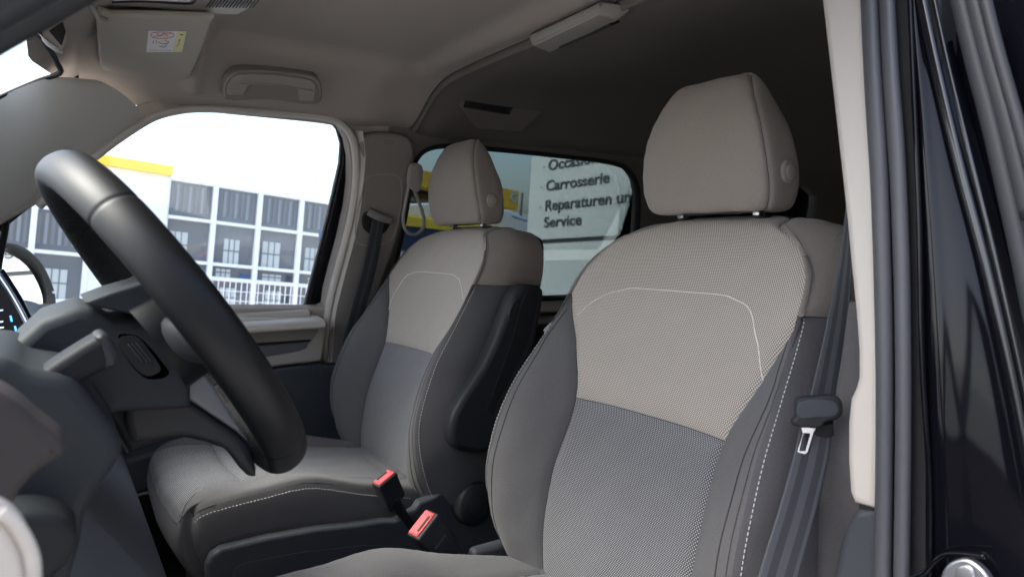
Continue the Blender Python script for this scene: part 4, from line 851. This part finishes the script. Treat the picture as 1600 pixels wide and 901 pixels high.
rv = thing('rear_view_mirror', tuple(ZP(85, 55, 1.40)), 'edge of a dark grey mirror housing between windscreen and sun visor', 'rear-view mirror')
rm = yplate('mirror_housing', [[(60, 52), (72, 40), (100, 28), (106, 45), (105, 62), (98, 80), (88, 77), (72, 66)]], 1.60, M_['handle'], rv, th=.03, bev=.004)
yplate('housing_inset', [[(76, 48), (98, 34), (103, 50), (96, 72)]], 1.598, M_['plastic'], rm, th=.006, bev=.0015)
tube('housing_trim', [YP(x, y, 1.598) for x, y in [(60, 52), (76, 66), (95, 79)]], .002, M_['chrome'], rm, seg=8)

# ================================================================== OUTSIDE (the van stands on a slight slope, so the yard is tilted to it)
def nrmz(v): return v/np.linalg.norm(v)
UO = nrmz(U_ + .066*R_ + .04*D)
HO = D + R_*(2250-800)/F - U_*(560-450.5)/F; HO = nrmz(HO-UO*np.dot(HO, UO)); NO = np.cross(UO, HO)
if NO[1] < 0: NO = -NO
def obox(name, n0, h0, h1, u0, u1, th, mt, parent, bev=0):
    """box on the facade plane: along HO from h0 to h1, up UO from u0 to u1, thickness th away from the van"""
    Mx = Matrix.Identity(4)
    for i in range(3): Mx[i][0] = HO[i]; Mx[i][1] = NO[i]; Mx[i][2] = UO[i]
    c = CAM+HO*(h0+h1)/2+UO*(u0+u1)/2+NO*(n0+th/2)
    for i in range(3): Mx[i][3] = c[i]
    bm = bmesh.new(); bmesh.ops.create_cube(bm, size=1)
    for v in bm.verts: v.co = Vector((v.co.x*(h1-h0), v.co.y*th, v.co.z*(u1-u0)))
    if bev: bmesh.ops.bevel(bm, geom=bm.edges[:], offset=bev, segments=2, affect='EDGES')
    bm.transform(Mx); bmesh.ops.recalc_face_normals(bm, faces=bm.faces[:]); me = bpy.data.meshes.new(name); bm.to_mesh(me); bm.free()
    return link(bpy.data.objects.new(name, me), mt, parent)
def hu(px, py, n0):
    p = ray(px, py); p = p*(n0/np.dot(p, NO)); return float(np.dot(p, HO)), float(np.dot(p, UO))
FD = 15.0
gz = -1.42
def opt(h, n, u): return CAM+HO*h+NO*n+UO*u
g = mesh('ground', [opt(-400, -300, gz-.0), opt(400, -300, gz), opt(400, 600, gz), opt(-400, 600, gz)], [(0, 1, 2, 3)], M_['concrete'], smooth=False); tag(g, None, None, kind='structure')
h_l, u_t = hu(264, 276, FD); h_m = [hu(264, 290, FD)[0], hu(337, 300, FD)[0], hu(408, 310, FD)[0], hu(474, 320, FD)[0]]
u_rows = [hu(337, 289, FD)[1], hu(330, 346, FD)[1], hu(322, 411, FD)[1], hu(320, 433, FD)[1], hu(318, 482, FD)[1]]
bay = (h_m[3]-h_m[0])/3
bld = thing('showroom', tuple(opt(h_l, FD, gz)), 'white framed glass showroom with yellow roof band outside the passenger window', 'building')
obox('wall', FD+.5, h_l-14, h_l+22, gz, u_rows[0]-.02, 4, M_['innerdark'], bld)
# white wall bay on the left with the yellow fascia above
hl0 = hu(60, 240, FD)[0]
uy1 = hu(264, 262, FD)[1]; uy0 = hu(264, 276, FD)[1]
hwl = hu(138, 430, FD)[0]
obox('white_wall', FD-.05, hwl, h_l, gz, uy0, .5, M_['wall'], bld)
obox('roof_band', FD-.25, h_l-16, h_l+.02, uy0, uy1, .8, M_['yellow'], bld)
obox('plinth', FD-.06, h_l-16, h_l+22, gz, u_rows[4]-.12, .55, M_['wframe'], bld)
rnd = random.Random(3)
cols_h = [h_l-16+bay*0]
fw = .095
def windows(hs, us, n):
    for i in range(len(hs)-1):
        for j in range(len(us)-1):
            a, b = hs[i]+fw/2, hs[i+1]-fw/2; t_, l = us[j]-fw*.35, us[j+1]+fw*.35
            f = obox('window_pane', n+.12, a, b, l, t_, .02, M_['pane'], bld)
            H = t_-l
            if j == 0:
                for k in range(7): obox('blind', n+.10, a+(b-a)*(k+.12)/7, a+(b-a)*(k+.62)/7, l+H*.15, t_-H*.08, .015, M_['blind' if k % 2 else 'blind2'], f)
            else:
                x0_ = a+(b-a)*rnd.uniform(.0, .3); x1_ = x0_+(b-a)*rnd.uniform(.35, .5); z1 = l+H*rnd.uniform(.62, .82)
                obox('far_window', n+.108, x0_, min(b, x1_), l, z1, .004, M_['innerwhite'], f)
                for k in range(2): xx = x0_+(min(b, x1_)-x0_)*(k+1)/3; obox('far_mullion', n+.104, xx-.012, xx+.012, l, z1, .003, M_['blind2'], f)
                obox('far_transom', n+.103, x0_, min(b, x1_), l+(z1-l)*.5, l+(z1-l)*.5+.03, .003, M_['blind2'], f)
                if rnd.random() < .6: obox('interior_item', n+.1, b-(b-a)*rnd.uniform(.2, .3), b-(b-a)*.04, l, l+H*rnd.uniform(.5, .9), .003, M_[rnd.choice(['innerblue', 'innerdark', 'bluegrey'])], f)
    for h in hs: obox('mullion', n, h-fw/2, h+fw/2, us[-1]-.3, us[0], .16, M_['wframe'], bld, .01)
    for k, u in enumerate(us): obox('transom', n+.01, hs[0], hs[-1], u-fw*.35, u+fw*.35, .14, M_['wframe'], bld, .01)
hs = [h_l+bay*k for k in range(0, 9)]
windows(hs, u_rows, FD)
# left wing seen past the wheel
hs2 = [hu(x, 400, FD)[0] for x in (-120, -40, 48, 136)]
windows(hs2, [hu(60, 322, FD)[1], hu(60, 392, FD)[1], hu(60, 468, FD)[1]], FD+.02)
obox('left_wall', FD+.2, h_l-16, hwl, u_rows[4]-.4, uy0, .4, M_['wall'], bld)
# fence in front
fen = thing('wire_fence', tuple(opt(h_l+2, FD-2, gz)), 'thin white wire fence in front of the showroom windows', 'fence')
u0, u1 = hu(360, 485, FD-2)[1], hu(360, 440, FD-2)[1]; ha, hb = hu(330, 460, FD-2)[0], hu(560, 460, FD-2)[0]
mp_ = bmesh.new()
vs = []; fs = []
def wire(a0, a1, b0, b1, r=.009):
    k = len(vs)
    for n_ in (FD-2, FD-2+r):
        for h, u in ((a0, b0), (a1, b0), (a1, b1), (a0, b1)): vs.append(opt(h, n_, u))
    for f in ((0, 1, 2, 3), (7, 6, 5, 4), (0, 4, 5, 1), (1, 5, 6, 2), (2, 6, 7, 3), (3, 7, 4, 0)): fs.append(tuple(k+i for i in f))
mp_.free()
for k in range(int((hb-ha)/.10)): wire(ha+k*.10, ha+k*.10+.012, u0-.1, u1)
for k in range(4): wire(ha, hb, u0+(u1-u0)*k/3, u0+(u1-u0)*k/3+.014)
mesh('wire_panel', vs, fs, M_['wframe'], fen, smooth=False)

# sign wall seen through the tinted rear window
H2 = -(D + R_*(-160-800)/F + U_*(450.5-435)/F); H2 = nrmz(H2); US = nrmz(UO-H2*np.dot(UO, H2)); NS = np.cross(H2, US)
if np.dot(NS, D) < 0: NS = -NS
p0 = ray(870, 330)*6.5; SC = float(np.dot(NS, CAM+p0)); s_ = lambda x, y, d=0.: onp(x, y, tuple(NS), SC+d)
sign = thing('sign_board', tuple(s_(900, 460)), 'pale grey sign wall listing workshop services, seen through the tinted rear window', 'sign')
e0 = s_(833, 245); 
def sp2(h, u, d=0.): return e0+H2*h+US*u+NS*d
ub = float(np.dot(s_(840, 378)-e0, US)); uw = 9.0
def splate(name, h0, h1, u0, u1, d, th, mt, par): return plate(name, [[sp2(h0, u0, d), sp2(h1, u0, d), sp2(h1, u1, d), sp2(h0, u1, d)]], tuple(NS), mt, par, th=th, bev=.002)
splate('panel', -.02, uw, ub+.02, 2.2, 0, .05, M_['signw'], sign); splate('lower_panel', -.02, uw, ub-3.2, ub-.02, 0, .05, M_['signw'], sign)
splate('joint', 0, uw, ub-.02, ub+.02, .01, .05, M_['signg'], sign)
XSC = {'Occasionen': 1.17, 'Carrosserie': 1.17, 'Reparaturen und': 1.17, 'Service': 1.2}
for s, (x, y), top in (('· Occasionen', (846, 268), 246), ('· Carrosserie', (842, 301), 278), ('· Reparaturen und', (840, 329), 304), ('  Service', (840, 358), 337)):
    b = s_(x, y, -.004); szz = float(np.dot(s_(x, top)-s_(x, y), US))
    txt = s.replace('· ', '').strip(); dot = s.startswith('·')
    st_ = {'Occasionen': (856, 266.5, 16.5), 'Carrosserie': (852.5, 298.5, 16.3), 'Reparaturen und': (850.5, 329.5, 16.5), 'Service': (849, 355.5, 16.5)}[txt]
    b = s_(st_[0], st_[1], -.004); cap = float(np.dot(s_(st_[0], st_[1]-st_[2])-s_(st_[0], st_[1]), US))
    text('lettering', txt, cap/.72, b, H2, US, M_['signt'], sign, ext=.003, bold=cap*.020, xs=1.0*XSC[txt])
    if dot:
        c = s_(st_[0]-6.5, st_[1]-5.5, -.004); r = cap*.09
        plate('bullet', [[c+H2*r*math.cos(a)+US*r*math.sin(a) for a in np.linspace(0, 2*math.pi, 13)[:-1]]], tuple(NS), M_['signt'], sign, th=.004, bev=.0005)

# yellow canopy and forecourt behind it
CD = 14.0
can = thing('fuel_canopy', tuple(opt(*(lambda q: (q[0], CD, gz))(hu(700, 380, CD)))), 'yellow fascia of a forecourt canopy behind the farther headrest', 'canopy')
def hb_(px0, px1, py0, py1, n, name, mt, par, th=.4, bev=.01):
    a = hu(px0, (py0+py1)/2, n); b = hu(px1, (py0+py1)/2, n); m0 = hu((px0+px1)/2, py0, n)[1]; m1 = hu((px0+px1)/2, py1, n)[1]
    return obox(name, n, a[0], b[0], m1, m0, th, mt, par, bev)
hb_(600, 683, 262, 288, CD, 'fascia', M_['yellow2'], can)
hb_(683, 811, 286, 316, CD, 'fascia', M_['yellow2'], can)
hb_(600, 790, 296, 335, CD+1, 'canopy_building', M_['carw'], can)
hb_(640, 700, 296, 300, CD+.8, 'canopy_beam', M_['signt'], can); hb_(645, 690, 312, 318, CD+.8, 'canopy_beam', M_['decor'], can)
q = hu(797, 311, CD-.03); text('sign_letter', 'G', .32, opt(q[0], CD-.03, q[1]-.04), HO, UO, M_['innerwhite'], can, ext=.01, bold=.012)
for px in (668, 812): hb_(px, px+2.5, 300, 420, CD+.5, 'post', M_['decor'], can, .08)
car = thing('delivery_vehicle', tuple(opt(hu(740, 360, 9)[0], 9, gz)), 'yellow and navy vehicle seen low through the rear window behind the farther headrest', 'vehicle')
pv = [(600, 334), (680, 344), (760, 352), (822, 358), (833, 378), (826, 386), (760, 368), (680, 356), (600, 352)]
NP = tuple(NO)
f9 = lambda x, y, d: onp(x, y, NP, float(NO @ CAM)+d)
plate('yellow_stripe', [[f9(x, y, 9) for x, y in [(560, 330), (640, 336), (700, 345), (760, 352), (800, 358), (826, 374), (830, 396), (800, 392), (760, 372), (700, 360), (640, 353), (560, 350)]]], NP, M_['yellow'], car, th=.4, bev=.03)
plate('blue_body', [[f9(x, y, 9.02) for x, y in [(560, 350), (640, 352), (700, 359), (760, 371), (800, 391), (830, 400), (830, 470), (560, 470)]]], NP, M_['bluep'], car, th=1.5, bev=.05)
plate('white_roof', [[f9(x, y, 9.3) for x, y in [(600, 336), (640, 318), (700, 316), (800, 328), (830, 345), (833, 372), (760, 352)]]], NP, M_['wframe'], car, th=1.2, bev=.05)
tube('roof_stripe', [f9(x, y, 8.98) for x, y in [(800, 338), (815, 343), (833, 348)]], .012, M_['innerblue'], car, seg=6)
hall = thing('grey_hall', tuple(opt(hu(760, 380, 40)[0], 40, gz)), 'pale flat hall far behind the yellow canopy', 'building')
hb_(480, 1400, 356, 470, 40, 'hall_wall', M_['wall'], hall, 5, 0)

# workshop added behind the camera, unseen, to dim light on the driver's side
ws_ = thing('workshop', (1.0, -4.2, -1.4), 'dark grey workshop added out of view to block light, beside the open driver door', 'building')
box('blocker_wall', (1.0, -4.6, 1.4), (16, .8, 5.6), M_['concrete_d'], ws_, .02)
for k in range(4): box('blocker_gate', (-5+k*4, -4.18, .3), (3, .06, 3.2), M_['bluegrey'], ws_, .01)
